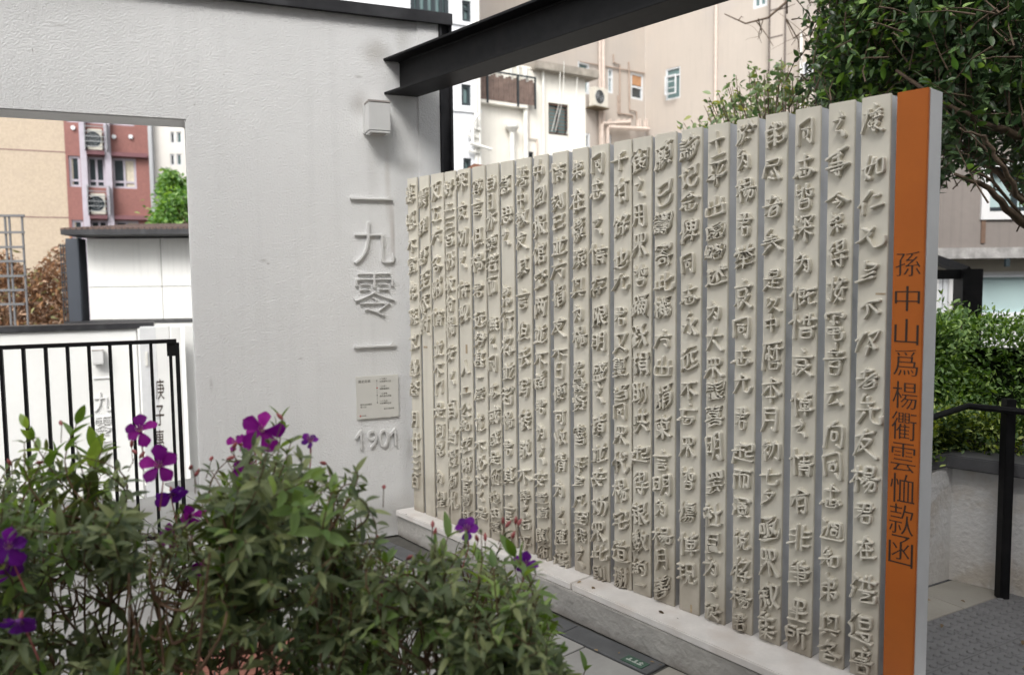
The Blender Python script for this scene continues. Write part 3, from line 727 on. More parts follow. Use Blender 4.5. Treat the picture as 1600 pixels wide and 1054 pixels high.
# ------------------------------------------------------------------ second history wall on the lower terrace
z_up = .76
W2o = at_y(217, 600, 10.45)
W2 = Frame((W2o[0], W2o[1]), R(68))
w2 = empty('lower_history_wall', W2.matrix(), 'second white wall on the lower terrace seen through the railing', 'wall')
zt2 = W2.px(120, 516)[1]
STUCCO2 = mat('white_stucco_far', (.72, .72, .70), .85, .04, 2, bump=.4, bscale=60, bdist=.006)
MB().box(-7, 0, 0, .24, -2.5, zt2).build('wall_body', STUCCO2, w2, bevel=.006)
x_c = W2.px(240, 506)[0]
MB().box(-7, x_c, -.04, .28, zt2, zt2 + .075).build('coping', BLACKFLASH, w2, bevel=.004)
for ch, q in (('九', (146, 612, 175, 642)), ('零', (147, 650, 176, 680)), ('零', (148, 688, 177, 722))):
    link('numeral', glyph_mesh('numeral', [fit(W2, ch, *q, horiz=-.012)], .025, .0015, RAISED), w2)
x0, z = W2.px(146, 591); x1, _ = W2.px(174, 591)
link('numeral', glyph_mesh('numeral', [bar_serif(x0, x1, z)], .02, .0015, RAISED), w2)
xl, zl = W2.px(154, 556)
wall_lamp(W2.matrix() @ T(xl, 0, zl), 'white box wall lamp on the lower wall behind the railing bars', 'box wall lamps')
# lower screen: white end block with black writing and white slabs behind it
sc2 = empty('lower_screen', W2.matrix() @ T(.02, -.35, -2.5), 'white slab screen with black writing on its end block, beside the lower wall', 'screen')
WH2 = mat('white_screen_paint', (.70, .70, .68), .6, .04, 5)
F2 = Frame(W2.w(.02, -.35, 0)[:2], R(68))
xa, za = F2.px(217, 512); xb, _ = F2.px(243, 512); xc, _ = F2.px(264, 512)
ztop = za + 2.5
MB().box(xa, xb, .0, .34, 0, ztop).build('side_block', ENDGREY, sc2, bevel=.004)
MB().box(xb + .002, xc, -.03, .33, 0, ztop + .01).build('end_block', WH2, sc2, bevel=.004)
for ch, v in zip('庚子惠州', (607, 648, 686, 722)):
    x0, x1, z0, z1 = F2.rect(243.5, v - 16, 256.5, v + 16)
    lp = style(outline(ch), 3, centre=(0, 0)); al = np.concatenate(lp); mn, mx = al.min(0), al.max(0)
    part = ([l - (mn + mx) / 2 for l in lp], (x1 - x0) / (mx[0] - mn[0]), (z1 - z0) / (mx[1] - mn[1]), (x0 + x1) / 2, (z0 + z1) / 2 + 2.5)
    link('character', glyph_mesh('character', [part], .004, 0, INK), sc2, M=T(0, -.0305, 0))
x0, x1, z0, z1 = F2.rect(227, 549, 231, 571)
MB().box(x0, x1, -.02, 0, z0 + 2.5, z1 + 2.5).build('switch_plate', SIGNW, sc2)
for k in range(6):
    x0 = xc + .06 + k * .16
    MB().box(x0 - .04, x0 + .075, -.05 + .30 * k, .0 + .30 * k, 0, ztop).build('slab', WH2, sc2, bevel=.003)
# ------------------------------------------------------------------ leaves and foliage
def leaf_tpl(width=.3, fold=.25, droop=.2, tip=1.0, seg=4):
    """pointed leaf, base at the origin, one unit long along +y, folded about its midrib"""
    ts = np.linspace(0, 1, seg + 1); v = []; f = []
    for t in ts: v.append((0, t, -droop * t * t))
    nL = len(v)
    inner = ts[1:-1]
    for sg in (-1, 1):
        for t in inner:
            w_ = width / 2 * math.sin(math.pi * t ** (.8 * tip)) ** .8
            v.append((sg * w_, t, fold * w_ - droop * t * t))
    m_ = len(inner)
    for si, sg in enumerate((-1, 1)):
        o_ = nL + si * m_
        q = [(0, 1, o_)] + [(k, k + 1, o_ + k, o_ + k - 1) for k in range(1, m_)] + [(m_, m_ + 1, o_ + m_ - 1)]
        for t_ in q: f.append(t_ if sg > 0 else t_[::-1])
    return np.array(v, float), f
def bases(D, Nn):
    D = D / np.linalg.norm(D, axis=1)[:, None]
    X = np.cross(D, Nn); X /= np.linalg.norm(X, axis=1)[:, None] + 1e-9
    Z = np.cross(X, D)
    return X, D, Z
def foliage(name, tpl, P, D, Nn, Sz, m, parent=None, kind='stuff', wscale=None):
    v, f = tpl
    X, Y, Z = bases(D, Nn)
    ws = np.ones(len(P)) if wscale is None else wscale
    V = P[:, None] + Sz[:, None, None] * (v[None, :, 0:1] * X[:, None] * ws[:, None, None] + v[None, :, 1:2] * Y[:, None] + v[None, :, 2:3] * Z[:, None])
    n, k = len(P), len(v)
    loops = []; tot = []
    base = np.concatenate([np.array(q) for q in f]); lens = np.array([len(q) for q in f])
    L_ = (base[None] + (np.arange(n) * k)[:, None]).ravel(); tt = np.tile(lens, n); st = np.concatenate([[0], np.cumsum(tt)[:-1]])
    me = bpy.data.meshes.new(name)
    me.vertices.add(n * k); me.vertices.foreach_set('co', V.ravel())
    me.loops.add(len(L_)); me.loops.foreach_set('vertex_index', L_.astype(np.int32))
    me.polygons.add(len(tt)); me.polygons.foreach_set('loop_start', st.astype(np.int32)); me.polygons.foreach_set('loop_total', tt.astype(np.int32))
    me.polygons.foreach_set('use_smooth', np.ones(len(tt), bool))
    me.update(calc_edges=True); me.materials.append(m)
    return link(name, me, parent, kind)
def tpl_mesh(name, tpl, m):
    me = bpy.data.meshes.new(name); me.from_pydata([tuple(p) for p in tpl[0]], [], tpl[1])
    me.polygons.foreach_set('use_smooth', [True] * len(me.polygons)); me.materials.append(m); return me
def leaf_objects(name, me, P, D, Nn, Sz, parent):
    X, Y, Z = bases(D, Nn)
    for i in range(len(P)):
        s_ = Sz[i]
        M = Matrix(((X[i][0] * s_, Y[i][0] * s_, Z[i][0] * s_, P[i][0]), (X[i][1] * s_, Y[i][1] * s_, Z[i][1] * s_, P[i][1]),
                    (X[i][2] * s_, Y[i][2] * s_, Z[i][2] * s_, P[i][2]), (0, 0, 0, 1)))
        link(name, me, parent, M=M)
def rnd_dir(n, up=0., g=rng):
    d = g.normal(size=(n, 3)); d /= np.linalg.norm(d, axis=1)[:, None]; d[:, 2] += up
    return d / np.linalg.norm(d, axis=1)[:, None]

# planter, hedge and handrail at the right
A = np.array([2.266, 4.054]); B_ = np.array([2.506, 3.814]); dAB = (B_ - A) / np.linalg.norm(B_ - A); dL = np.array([.878, .478])
E1 = A + dAB * 3.2; L1 = A - dL * 1.35
nb = np.array([.9, 1.0]); nb /= np.linalg.norm(nb)
E2 = E1 + nb * 3.2; L2 = L1 + np.array([-.478, .878]) * 3.4
planter = empty('planter', T(A[0], A[1], 0), 'rough white rendered planter wall with dark coping behind the handrail', 'planter')
loc = lambda p: (p[0] - A[0], p[1] - A[1])
MB().prism([loc(q) for q in (L1, A, E1, E2, L2)], 0, .598).build('planter_wall', PLANTER, planter)
off = .03
o1 = L1 + np.array([.478, -.878]) * off; oA = A + np.array([-.05, -.04]); oE = E1 - nb * off
MB().prism([loc(q) for q in (o1, oA, oE, oE + nb * .22, A + np.array([.06, .23]), o1 + np.array([-.478, .878]) * .22)], .600, .668).build('dark_coping', KERBDARK, planter, bevel=.006)
MB().prism([loc(q) for q in (L1 + np.array([-.1, .25]), A + np.array([.07, .26]), E1 + nb * .22, E2, L2)], .5995, .64).build('soil', SOIL, planter)

def hedge(name, label, cat, poly, z0, z1, n, size, m, m2, seed, core=.2, tpl=leaf_tpl(.42, .3, .15)):
    g = np.random.default_rng(seed)
    c = np.mean(poly, axis=0)
    o = empty(name, T(c[0], c[1], z0), label, cat)
    poly = [np.array(p) - c for p in poly]
    if sum(poly[i][0] * poly[(i + 1) % len(poly)][1] - poly[(i + 1) % len(poly)][0] * poly[i][1] for i in range(len(poly))) < 0: poly = poly[::-1]
    # surface-biased points inside the prism
    tri = np.array(poly); P = []
    area_ = []
    mnp, mxp = tri.min(0), tri.max(0)
    def inside(q):
        r_ = False; j = len(tri) - 1
        for i in range(len(tri)):
            if (tri[i][1] > q[1]) != (tri[j][1] > q[1]) and q[0] < (tri[j][0] - tri[i][0]) * (q[1] - tri[i][1]) / (tri[j][1] - tri[i][1] + 1e-12) + tri[i][0]: r_ = not r_
            j = i
        return r_
    D = []
    while len(P) < n:
        if g.random() < .62:    # along the outline
            k = g.integers(len(tri)); a_, b_ = tri[k], tri[(k + 1) % len(tri)]
            t = g.random(); q = a_ + (b_ - a_) * t; nn = np.array([(b_ - a_)[1], -(b_ - a_)[0]]); nn /= np.linalg.norm(nn)
            z = g.random() * (z1 - z0); bulge = .05 * math.sin(7 * (q[0] + q[1]) + 3 * z * 4) + .05 * math.sin(13 * q[0] - 9 * z)
            q = q + nn * (bulge + g.normal() * .045)
            P.append((q[0], q[1], z)); D.append((nn[0], nn[1], .5))
        else:
            q = mnp + (mxp - mnp) * g.random(2)
            if not inside(q): continue
            z = (z1 - z0) + .05 * math.sin(6 * q[0]) + .04 * math.sin(8 * q[1] + 1) + g.normal() * .045
            P.append((q[0], q[1], z)); D.append((0, 0, 1))
    P = np.array(P); D = np.array(D) * .9 + rnd_dir(n, .2, g)
    sz = size * g.uniform(.6, 1.25, n)
    half = g.random(n) < .5
    foliage('foliage', tpl, P[half], D[half], rnd_dir(half.sum(), 1.2, g), sz[half], m, o)
    foliage('foliage', tpl, P[~half], D[~half], rnd_dir((~half).sum(), 1.2, g), sz[~half], m2, o)
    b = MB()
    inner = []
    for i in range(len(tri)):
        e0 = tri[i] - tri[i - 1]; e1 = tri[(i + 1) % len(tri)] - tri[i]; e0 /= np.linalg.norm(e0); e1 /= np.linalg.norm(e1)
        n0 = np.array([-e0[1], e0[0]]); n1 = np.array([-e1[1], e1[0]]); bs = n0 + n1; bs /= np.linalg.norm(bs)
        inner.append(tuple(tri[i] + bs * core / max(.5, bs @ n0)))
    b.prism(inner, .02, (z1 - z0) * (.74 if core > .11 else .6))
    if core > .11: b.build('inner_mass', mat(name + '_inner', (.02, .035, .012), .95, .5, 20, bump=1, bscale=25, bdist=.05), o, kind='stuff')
    b = MB()
    for k in range(60):
        q = mnp + (mxp - mnp) * g.random(2)
        if inside(q): b.tube([(q[0], q[1], 0), (q[0] + g.normal() * .08, q[1] + g.normal() * .08, (z1 - z0) * .95)], [.008, .003], 5)
    b.build('stems', WOOD, o, kind='stuff')
    return o
HG = leaf_mat('hedge_leaf_dark', (.045, .11, .016), (.13, .26, .03), .4, .25)
HL = leaf_mat('hedge_leaf_light', (.09, .20, .02), (.30, .46, .05), .45, .35)
GC = leaf_mat('groundcover_leaf', (.16, .26, .02), (.48, .56, .06), .5, .35)
GC2 = leaf_mat('groundcover_leaf_dark', (.03, .08, .012), (.09, .17, .03), .5, .3)
h0, h1 = A + np.array([-1.0, .25]), A + nb * .62 - dAB * .1
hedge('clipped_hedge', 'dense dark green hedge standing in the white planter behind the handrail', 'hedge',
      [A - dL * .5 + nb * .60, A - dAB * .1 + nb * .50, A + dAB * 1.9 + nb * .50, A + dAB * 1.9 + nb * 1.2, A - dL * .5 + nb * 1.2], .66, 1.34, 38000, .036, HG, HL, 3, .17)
hedge('low_groundcover', 'yellow green low shrubs along the front of the planter under the hedge', 'shrub',
      [A - dL * .5 + nb * .28, A + dAB * .02 + nb * .24, A + dAB * 1.9 + nb * .24, A + dAB * 1.9 + nb * .52, A - dL * .5 + nb * .55], .64, .90, 15000, .036, GC, GC2, 4, .09)

hr = empty('handrail', T(2.393, 3.809, 0), 'black steel handrail on a square post in front of the planter', 'handrail')
MB().box(-.023, .023, -.026, .026, .0, .985).build('post', BLACK, hr, bevel=.003)
q = [at_y(1760, 668, 3.45), at_y(1600, 643, 3.72), at_y(1512, 634, 3.93), at_y(1455, 652, 3.72), at_y(1395, 676, 3.4)]
MB().tube([(p[0] - 2.393, p[1] - 3.809, p[2]) for p in q], .0165, 8).build('rail', BLACK, hr)
# second post of the handrail outside the picture
MB().box(1.25, 1.306, -.80, -.744, .0, .93).build('post', BLACK, hr, bevel=.003)
MB().tube([(q[0][0] - 2.393, q[0][1] - 3.809, q[0][2]), (1.278, -.772, .935)], .0165, 8).build('rail', BLACK, hr)

# ------------------------------------------------------------------ buildings
def faceted(F_, x0, x1, z0, z1, holes, depth, m, parent, name='wall', rev=.12, thick=None, kind=None):
    """front face with rectangular openings plus reveals, closed box behind"""
    b = MB()
    holes = [h for h in holes if h[1] > x0 and h[0] < x1 and h[3] > z0 and h[2] < z1]
    xs = sorted({x0, x1, *[c for h in holes for c in h[:2] if x0 < c < x1]}); zs = sorted({z0, z1, *[c for h in holes for c in h[2:] if z0 < c < z1]})
    for i in range(len(xs) - 1):
        for j in range(len(zs) - 1):
            cx, cz = (xs[i] + xs[i + 1]) / 2, (zs[j] + zs[j + 1]) / 2
            if any(h[0] < cx < h[1] and h[2] < cz < h[3] for h in holes): continue
            b.add([(xs[i], 0, zs[j]), (xs[i + 1], 0, zs[j]), (xs[i + 1], 0, zs[j + 1]), (xs[i], 0, zs[j + 1])], [(0, 1, 2, 3)])
    for h in holes:
        a0, a1, c0, c1 = h
        b.add([(a0, 0, c0), (a1, 0, c0), (a1, rev, c0), (a0, rev, c0)], [(0, 1, 2, 3)])
        b.add([(a0, 0, c1), (a1, 0, c1), (a1, rev, c1), (a0, rev, c1)], [(3, 2, 1, 0)])
        b.add([(a0, 0, c0), (a0, rev, c0), (a0, rev, c1), (a0, 0, c1)], [(0, 1, 2, 3)])
        b.add([(a1, 0, c0), (a1, rev, c0), (a1, rev, c1), (a1, 0, c1)], [(3, 2, 1, 0)])
    b.add([(x0, 0, z0), (x0, depth, z0), (x0, depth, z1), (x0, 0, z1)], [(0, 3, 2, 1)])
    b.add([(x1, 0, z0), (x1, depth, z0), (x1, depth, z1), (x1, 0, z1)], [(0, 1, 2, 3)])
    b.add([(x0, depth, z0), (x1, depth, z0), (x1, depth, z1), (x0, depth, z1)], [(1, 0, 3, 2)])
    b.add([(x0, 0, z1), (x1, 0, z1), (x1, depth, z1), (x0, depth, z1)], [(0, 1, 2, 3)])
    me = bpy.data.meshes.new(name); me.from_pydata(b.v, [], b.f); me.materials.append(m)
    return link(name, me, parent, kind)
def window(parent, h, y=.10, nx=1, nz=1, fm=None, gm=None, ft=.06, curtain=None, transom=None):
    x0, x1, z0, z1 = h
    b = MB()
    b.box(x0, x0 + ft, y - .04, y + .03, z0, z1); b.box(x1 - ft, x1, y - .04, y + .03, z0, z1)
    b.box(x0 + ft, x1 - ft, y - .04, y + .03, z0, z0 + ft); b.box(x0 + ft, x1 - ft, y - .04, y + .03, z1 - ft, z1)
    for k in range(1, nx):
        xx = x0 + (x1 - x0) * k / nx; b.box(xx - ft * .45, xx + ft * .45, y - .035, y + .025, z0 + ft, z1 - ft)
    for k in range(1, nz):
        zz = z0 + (z1 - z0) * k / nz; b.box(x0 + ft, x1 - ft, y - .03, y + .02, zz - ft * .45, zz + ft * .45)
    if transom: zz = z0 + (z1 - z0) * transom; b.box(x0 + ft, x1 - ft, y - .03, y + .02, zz - ft * .45, zz + ft * .45)
    w_ = b.build('window', fm or WFRAME, parent)
    MB().box(x0 + .01, x1 - .01, y + .032, y + .045, z0 + .01, z1 - .01).build('pane', gm or GLASSD, w_)
    if curtain:
        a0, a1 = x0 + (x1 - x0) * curtain[0], x0 + (x1 - x0) * curtain[1]
        n = 10; pts = []
        for k in range(n + 1): pts.append((a0 + (a1 - a0) * k / n, y + .022 + .008 * (k % 2)))
        c_ = MB(); 
        for k in range(n): c_.add([(pts[k][0], pts[k][1], z0 + ft), (pts[k + 1][0], pts[k + 1][1], z0 + ft), (pts[k + 1][0], pts[k + 1][1], z1 - ft), (pts[k][0], pts[k][1], z1 - ft)], [(0, 1, 2, 3)])
        c_.build('curtain', CURTAIN, w_)
    return w_
def ac_unit(M, label, w_=.8, h_=.55, group=None, m=None):
    o = empty('air_conditioner', M, label, 'air conditioner', group)
    MB().box(-w_ / 2, w_ / 2, -.3, 0, 0, h_).build('casing', m or ACW, o, bevel=.015)
    b = MB(); n = 20; cx, cz, rr = -w_ * .12, h_ / 2, h_ * .36
    b.add([(cx + rr * math.cos(2 * math.pi * k / n), -.303, cz + rr * math.sin(2 * math.pi * k / n)) for k in range(n)], [tuple(range(n))])
    b.build('fan_opening', GLASSD, o)
    b = MB()
    for q_ in (.33, .66, 1): b.tube([(cx + rr * q_ * math.cos(2 * math.pi * k / n), -.31, cz + rr * q_ * math.sin(2 * math.pi * k / n)) for k in range(n + 1)], .008, 4)
    for k in range(4): b.tube([(cx, -.312, cz), (cx + rr * math.cos(k * 1.57 + .4), -.312, cz + rr * math.sin(k * 1.57 + .4))], .008, 4)
    b.build('fan_grille', GALV, o)
    return o

# tiled apartment block at the left
o_ = at_y(105, 300, 33)
BF = Frame(o_[:2], R(64))
bld = empty('tiled_apartment_block', BF.matrix() @ T(0, 0, -2.5), 'apartment block with beige tiled gable and dark red tiled window bays', 'building')
GZ = 2.5
BEIGE = mat('beige_mosaic_tile', (.47, .385, .29), .55, .04, .6, brick=(.07, .07, (.86, .84, .82), 0), tint=((.48, .39, .31), .8, .35))
RED = mat('red_mosaic_tile', (.25, .105, .09), .6, .06, .8, brick=(.07, .07, (.8, .78, .76), 0))
REDD = mat('dark_red_ledge', (.16, .07, .08), .7, .1, 3)
xe = BF.px(235, 300)[0]; xw = BF.px(-260, 300)[0]
ZTOPB = 24
MB().box(xw, -.001, 0, 9, 0, ZTOPB).build('gable_wall', BEIGE, bld)
for v_ in (150, 238, 340):
    z = BF.px(105, v_)[1] + GZ
    MB().box(xw, -.002, -.012, -.002, z - .015, z + .015).build('joint', REDD, bld)
wins = []
def bz(u, v): return BF.px(u, v)[1] + GZ
rowsv = [(146, 197, 102), (245, 293, 0), (344, 392, 0)]
bays = [(108, 126, 1), (137, 165, 2), (176, 213, 2)]
wl = []
sp = bz(150, 245) - bz(150, 344)
zc0, zc1 = bz(150, 293), bz(150, 245)
for k in range(-1, 6):
    for (u0, u1, nx) in bays:
        x0, x1 = BF.px(u0, 270)[0], BF.px(u1, 270)[0]
        wl.append((x0, x1, zc0 + k * sp, zc1 + k * sp, nx))
for k in range(-2, 0): pass
faceted(BF, .0, xe, 0, ZTOPB, [h[:4] for h in wl], 9, RED, bld, rev=.15)
for n_, h in enumerate(wl):
    window(bld, h[:4], .12, h[4], fm=GFRAME, transom=.22, ft=.09, curtain=(.02, .35) if n_ % 3 == 0 else ((.55, .97) if n_ % 3 == 2 else None))
for u0, u1 in ((127, 137), (165, 175)):
    x0, x1 = BF.px(u0, 270)[0], BF.px(u1, 270)[0]
    MB().box(x0, x1, -.25, -.001, 0, ZTOPB).build('pilaster', GFRAME, bld)
xp1, xp2 = BF.px(137, 270)[0], BF.px(165, 270)[0]
for k in range(-1, 6):
    z = zc1 + k * sp + .04
    MB().box(xp1 + .002, xp2 - .002, -.45, -.002, z, z + .16).build('ledge', REDD, bld)
    MB().box(BF.px(175, 270)[0] + .002, xe - .05, -.28, -.002, z, z + .16).build('ledge', REDD, bld)
    if -1 <= k <= 3:
        b = MB()
        for q_ in range(6): b.box(xp1 - .05, xp2 + .12, -.62, -.59, z + .28 + q_ * .2, z + .31 + q_ * .2)
        for xx in (xp1 - .05, xp2 + .09): b.box(xx, xx + .03, -.62, -.25, z + .17, z + 1.35)
        b.build('cage', GALV, bld)
        if k <= 2:
            ac_unit(BF.matrix() @ T((xp1 + xp2) / 2, -.1, z + .18 - GZ), ('cream outdoor air conditioner in the lower slatted cage on the red tiled block', 'cream outdoor air conditioner in the upper slatted cage on the red tiled block', 'air conditioner high on the red tiled block above the opening', 'outdoor air conditioner near the ground on the red tiled block')[(k + 0) if k >= 0 else 3], (xp2 - xp1) * .82, .85)
for u, v in ((114, 200), (178, 214), (204, 214)):
    x, z = BF.px(u, v)
    MB().tube([(x, 0, z + GZ), (x, -.1, z + GZ)], .09, 8).build('vent_cap', WFRAME, bld)

# white block behind it
o_ = at_y(243, 300, 55)
BF = Frame(o_[:2], R(75))
b5 = empty('white_tower_block', BF.matrix() @ T(0, 0, -2.5), 'distant white tower block beyond the green tree', 'building')
WHT = mat('white_far_render', (.72, .70, .66), .8, .04, .5)
GRT = mat('grey_far_render', (.45, .47, .49), .8, .04, .5)
wl = []
for k in range(-4, 9):
    dv = k * 34.5
    for u0, u1 in ((266, 273), (276, 284), (300, 308), (312, 320), (336, 344)):
        a0, a1, c0, c1 = BF.rect(u0, 206 + dv, u1, 224 + dv); wl.append((a0, a1, c0 + 2.5, c1 + 2.5))
faceted(BF, 0, BF.px(420, 250)[0], 0, 26, wl, 12, WHT, b5)
for h in wl:
    if h[2] > 0 and h[3] < 26: window(b5, h, .1, 1, gm=GLASSD if random.random() < .5 else GLASSG, ft=.08)
MB().box(BF.px(234, 250)[0], -.01, -.6, 10, 0, 26).build('grey_wing', GRT, b5)

# hut with corrugated roof
o_ = at_y(138, 440, 16)
HF = Frame(o_[:2], R(86))
hut = empty('roofed_shelter', HF.matrix() @ T(0, 0, -2.5), 'white panelled shelter with black corrugated roof and dark steel post', 'shelter')
HW = mat('white_wall_panel', (.72, .715, .69), .6, .03, 2, streak=.18)
xr = HF.px(330, 440)[0]; zt = HF.px(200, 372)[1] + 2.5; zm = HF.px(200, 448)[1] + 2.5; zb = HF.px(200, 499)[1] + 2.5
xj = HF.px(253, 440)[0]
for a0, a1 in ((0, xj), (xj, xr), (xr, xr + 1.6)):
    for c0, c1 in ((zb, zm), (zm, zt)):
        MB().box(a0 + .006, a1 - .006, 0, .08, c0 + .006, c1 - .006).build('wall_panel', HW, hut, bevel=.004)
MB().box(-.02, xr + 1.8, .085, 3.2, 0, zt - .02).build('core', KERBDARK, hut)
MB().box(-.3, xr + 1.8, -.3, .08, 0, zb - .05).build('base_wall', HW, hut)
MB().box(-.35, xr + 1.8, -.33, .08, zb - .048, zb - .01).build('base_capping', BLACKFLASH, hut)
x0, x1 = HF.px(109, 440)[0], HF.px(129, 440)[0]
TRELLIS = mat('dark_grey_trellis', (.13, .13, .135), .6, .1, 4)
DGREY = mat('slate_grey_steel', (.035, .042, .055), .5, .1, 3)
MB().box(x0, x1, -.1, .25, 0, zt).build('post', DGREY, hut, bevel=.01)
MB().box(x1 + .01, -.03, .3, .36, zb, zt).build('door_panel', GFRAME, hut)
MB().box(x1 + .06, x1 + .10, .22, .29, zb, zt).build('door_frame', HW, hut)
ze = HF.px(200, 358, -.6)[1] + 2.5
xl = HF.px(99, 375, -.6)[0]
MB().prism([(-.7, ze - .10), (-.7, ze), (3.4, ze + .35), (3.4, zt + .02), (0, zt + .02)], xl, xr + 2, axis='x').build('roof', BLACKFLASH, hut)
b = MB(); xx = xl; RUST = mat('rusty_roof_sheet', (.13, .085, .07), .8, .3, 3)
while xx < xr + 2:
    b.tube([(xx + .03, -.70, ze - .005), (xx + .03, 3.4, ze + .345)], .038, 6); xx += .105
b.build('corrugated_sheet', RUST, hut)
b = MB(); 
for k in range(8):
    z = HF.px(104, 385 + k * 14)[1] + 2.5; b.box(HF.px(96, 430)[0], HF.px(106, 430)[0], -.02, .0, z, z + .03)
for u in (97, 101, 105): x = HF.px(u, 430)[0]; b.box(x, x + .02, -.03, -.021, 0, zt - .1)
b.build('side_grille', BLACKFLASH, hut)

# grey steel trellis and the dry creeper
o_ = at_y(20, 500, 14)
TRF = Frame(o_[:2], R(85))
tr = empty('steel_trellis', TRF.matrix() @ T(0, 0, -2.5), 'tall grey steel ladder trellis in front of the dry creeper', 'trellis')
zt = TRF.px(20, 335)[1] + 2.5
for u in (10.5, 17, 37): x = TRF.px(u, 400)[0]; MB().box(x - .014, x + .014, 0, .03, 0, zt).build('upright', TRELLIS, tr)
for v in (337, 363, 386, 408, 431, 453, 475):
    z = TRF.px(20, v)[1] + 2.5; MB().box(TRF.px(-40, v)[0], TRF.px(39, v)[0], -.03, -.001, z - .02, z + .02).build('rung', TRELLIS, tr)
g = np.random.default_rng(11)
n = 9000
us, vs_ = g.uniform(-120, 112, n), g.uniform(0, 1, n)
topv = np.interp(us, [-120, 0, 20, 45, 80, 112], [395, 398, 400, 432, 400, 375])
P = np.array([at_y(u, t + (545 - t) * f_, y) for u, t, f_, y in zip(us, topv + g.normal(0, 6, n), vs_, g.uniform(17.2, 18.4, n))])
cb = np.array([P[:, 0].mean(), 17.9, -2.5])
cr_ = empty('dry_creeper', T(*cb), 'mass of dry brown creeper on a frame beside the shelter', 'creeper')
DRY = leaf_mat('dry_leaf', (.10, .05, .025), (.42, .24, .12), .8, .3, .2); DRY2 = leaf_mat('faded_green_leaf', (.10, .10, .03), (.28, .26, .08), .7, .3, .2)
lt = leaf_tpl(.35, .5, .5)
sz = g.uniform(.08, .17, n); isg = g.random(n) < .07
foliage('dry_leaves', lt, (P - cb)[~isg], rnd_dir((~isg).sum(), -.7, g), rnd_dir((~isg).sum(), 0, g), sz[~isg], DRY, cr_)
foliage('green_leaves', lt, (P - cb)[isg], rnd_dir(isg.sum(), .2, g), rnd_dir(isg.sum(), 0, g), sz[isg], DRY2, cr_)
x0, x1 = P[:, 0].min(), P[:, 0].max()
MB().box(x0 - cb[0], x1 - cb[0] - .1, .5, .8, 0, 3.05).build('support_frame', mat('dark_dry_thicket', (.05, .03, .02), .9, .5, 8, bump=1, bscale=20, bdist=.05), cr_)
b = MB()
for k in range(90):
    i = g.integers(n); p = P[i] - cb; b.tube([(p[0] + g.normal() * .2, p[1] + .2, max(0, p[2] - 1.2)), (p[0], p[1], p[2]), (p[0] + g.normal() * .12, p[1] - .05, p[2] + g.uniform(.1, .3))], [.015, .010, .004], 4)
b.build('twigs', TWIG, cr_, kind='stuff')

# ---- trees helper
def broad_tree(name, label, base, crown, n, size, m, seed, trunk_r=.12, group=None, tpl=leaf_tpl(.5, .3, .25), clumps=40, nobj=0):
    """crown: list of (centre, radii)"""
    g = np.random.default_rng(seed)
    o = empty(name, T(*base), label, 'tree', group)
    base = np.array(base); tb = MB(); lim = MB()
    cc = np.mean([c for c, r_ in crown], axis=0) - base
    fork = np.array([cc[0] * .3, cc[1] * .3, cc[2] * .55])
    tb.tube([(0, 0, 0), tuple(fork * .5 + g.normal(size=3) * .05), tuple(fork)], [trunk_r, trunk_r * .8, trunk_r * .65], 9)
    P = []; D = []
    for k in range(clumps):
        c, r_ = crown[g.integers(len(crown))]
        d = rnd_dir(1, 0, g)[0]; rad = g.random() ** .4
        cl = np.array(c) - base + d * np.array(r_) * rad
        mid = (fork + cl) / 2 + g.normal(size=3) * .1 * np.linalg.norm(cl - fork)
        lim.tube([tuple(fork), tuple(mid), tuple(cl)], [trunk_r * .35, trunk_r * .2, trunk_r * .06], 5)
        q = n // clumps; cr2 = np.mean(r_) * .42
        pp = cl + g.normal(size=(q, 3)) * cr2 * np.array([1, 1, .7]) * .62
        P.append(pp); D.append((pp - cl) / cr2 + rnd_dir(q, -.1, g) * .8)
    P = np.concatenate(P); D = np.concatenate(D)
    sz = size * g.uniform(.6, 1.3, len(P))
    tb.build('trunk', WOOD, o, smooth=True); lim.build('limbs', WOOD, o, smooth=True)
    foliage('crown', tpl, P, D, rnd_dir(len(P), 1.0, g), sz, m, o)
    return o
LIME = leaf_mat('bright_leaf', (.05, .16, .02), (.20, .36, .04), .45, .45)
c1 = at_y(285, 330, 28); c2 = at_y(262, 290, 28.3); c3 = at_y(262, 350, 28)
broad_tree('leafy_tree', 'bright green leafy tree beyond the shelter roof', (c1[0] + .3, 28, -2.5), [(c1, (.75, .8, .9)), (c2, (.35, .5, .45)), (c3, (.45, .6, .6)), (at_y(330, 345, 28.5), (1.3, 1.0, 1.2))], 11000, .16, LIME, 21, .18, clumps=70)

# ---- upper right buildings
def slopeframe(u, y, deg): o_ = at_y(u, 300, y); return Frame(o_[:2], R(deg))
# white building with dark windows behind the beam
BF = slopeframe(620, 24, 62)
wb = empty('white_rendered_building', BF.matrix() @ T(0, 0, -2.5), 'white rendered building with dark framed windows behind the wall edge', 'building')
WB = mat('cool_white_render', (.70, .715, .74), .7, .03, 1.2, streak=.05)
DFR = mat('dark_blue_window_frame', (.02, .03, .035), .4, .1)
def H(F_, *q): a = F_.rect(*q); return (a[0], a[1], a[2] + 2.5, a[3] + 2.5)
wl = [H(BF, 722, 1, 736, 34), H(BF, 721, 132, 736, 165), H(BF, 724, 247, 737, 276), H(BF, 722, -110, 736, -75)]
bigw = H(BF, 641, -30, 701, 23)
x1 = BF.px(751, 150)[0]
faceted(BF, -4, x1, 0, 22, wl + [bigw], 5, WB, wb)
for h in wl: window(wb, h, .1, 1, fm=DFR, gm=GLASSG, ft=.09, transom=.62 if h is wl[0] else None)
window(wb, bigw, .06, 5, fm=DFR, gm=GLASSG, ft=.13)
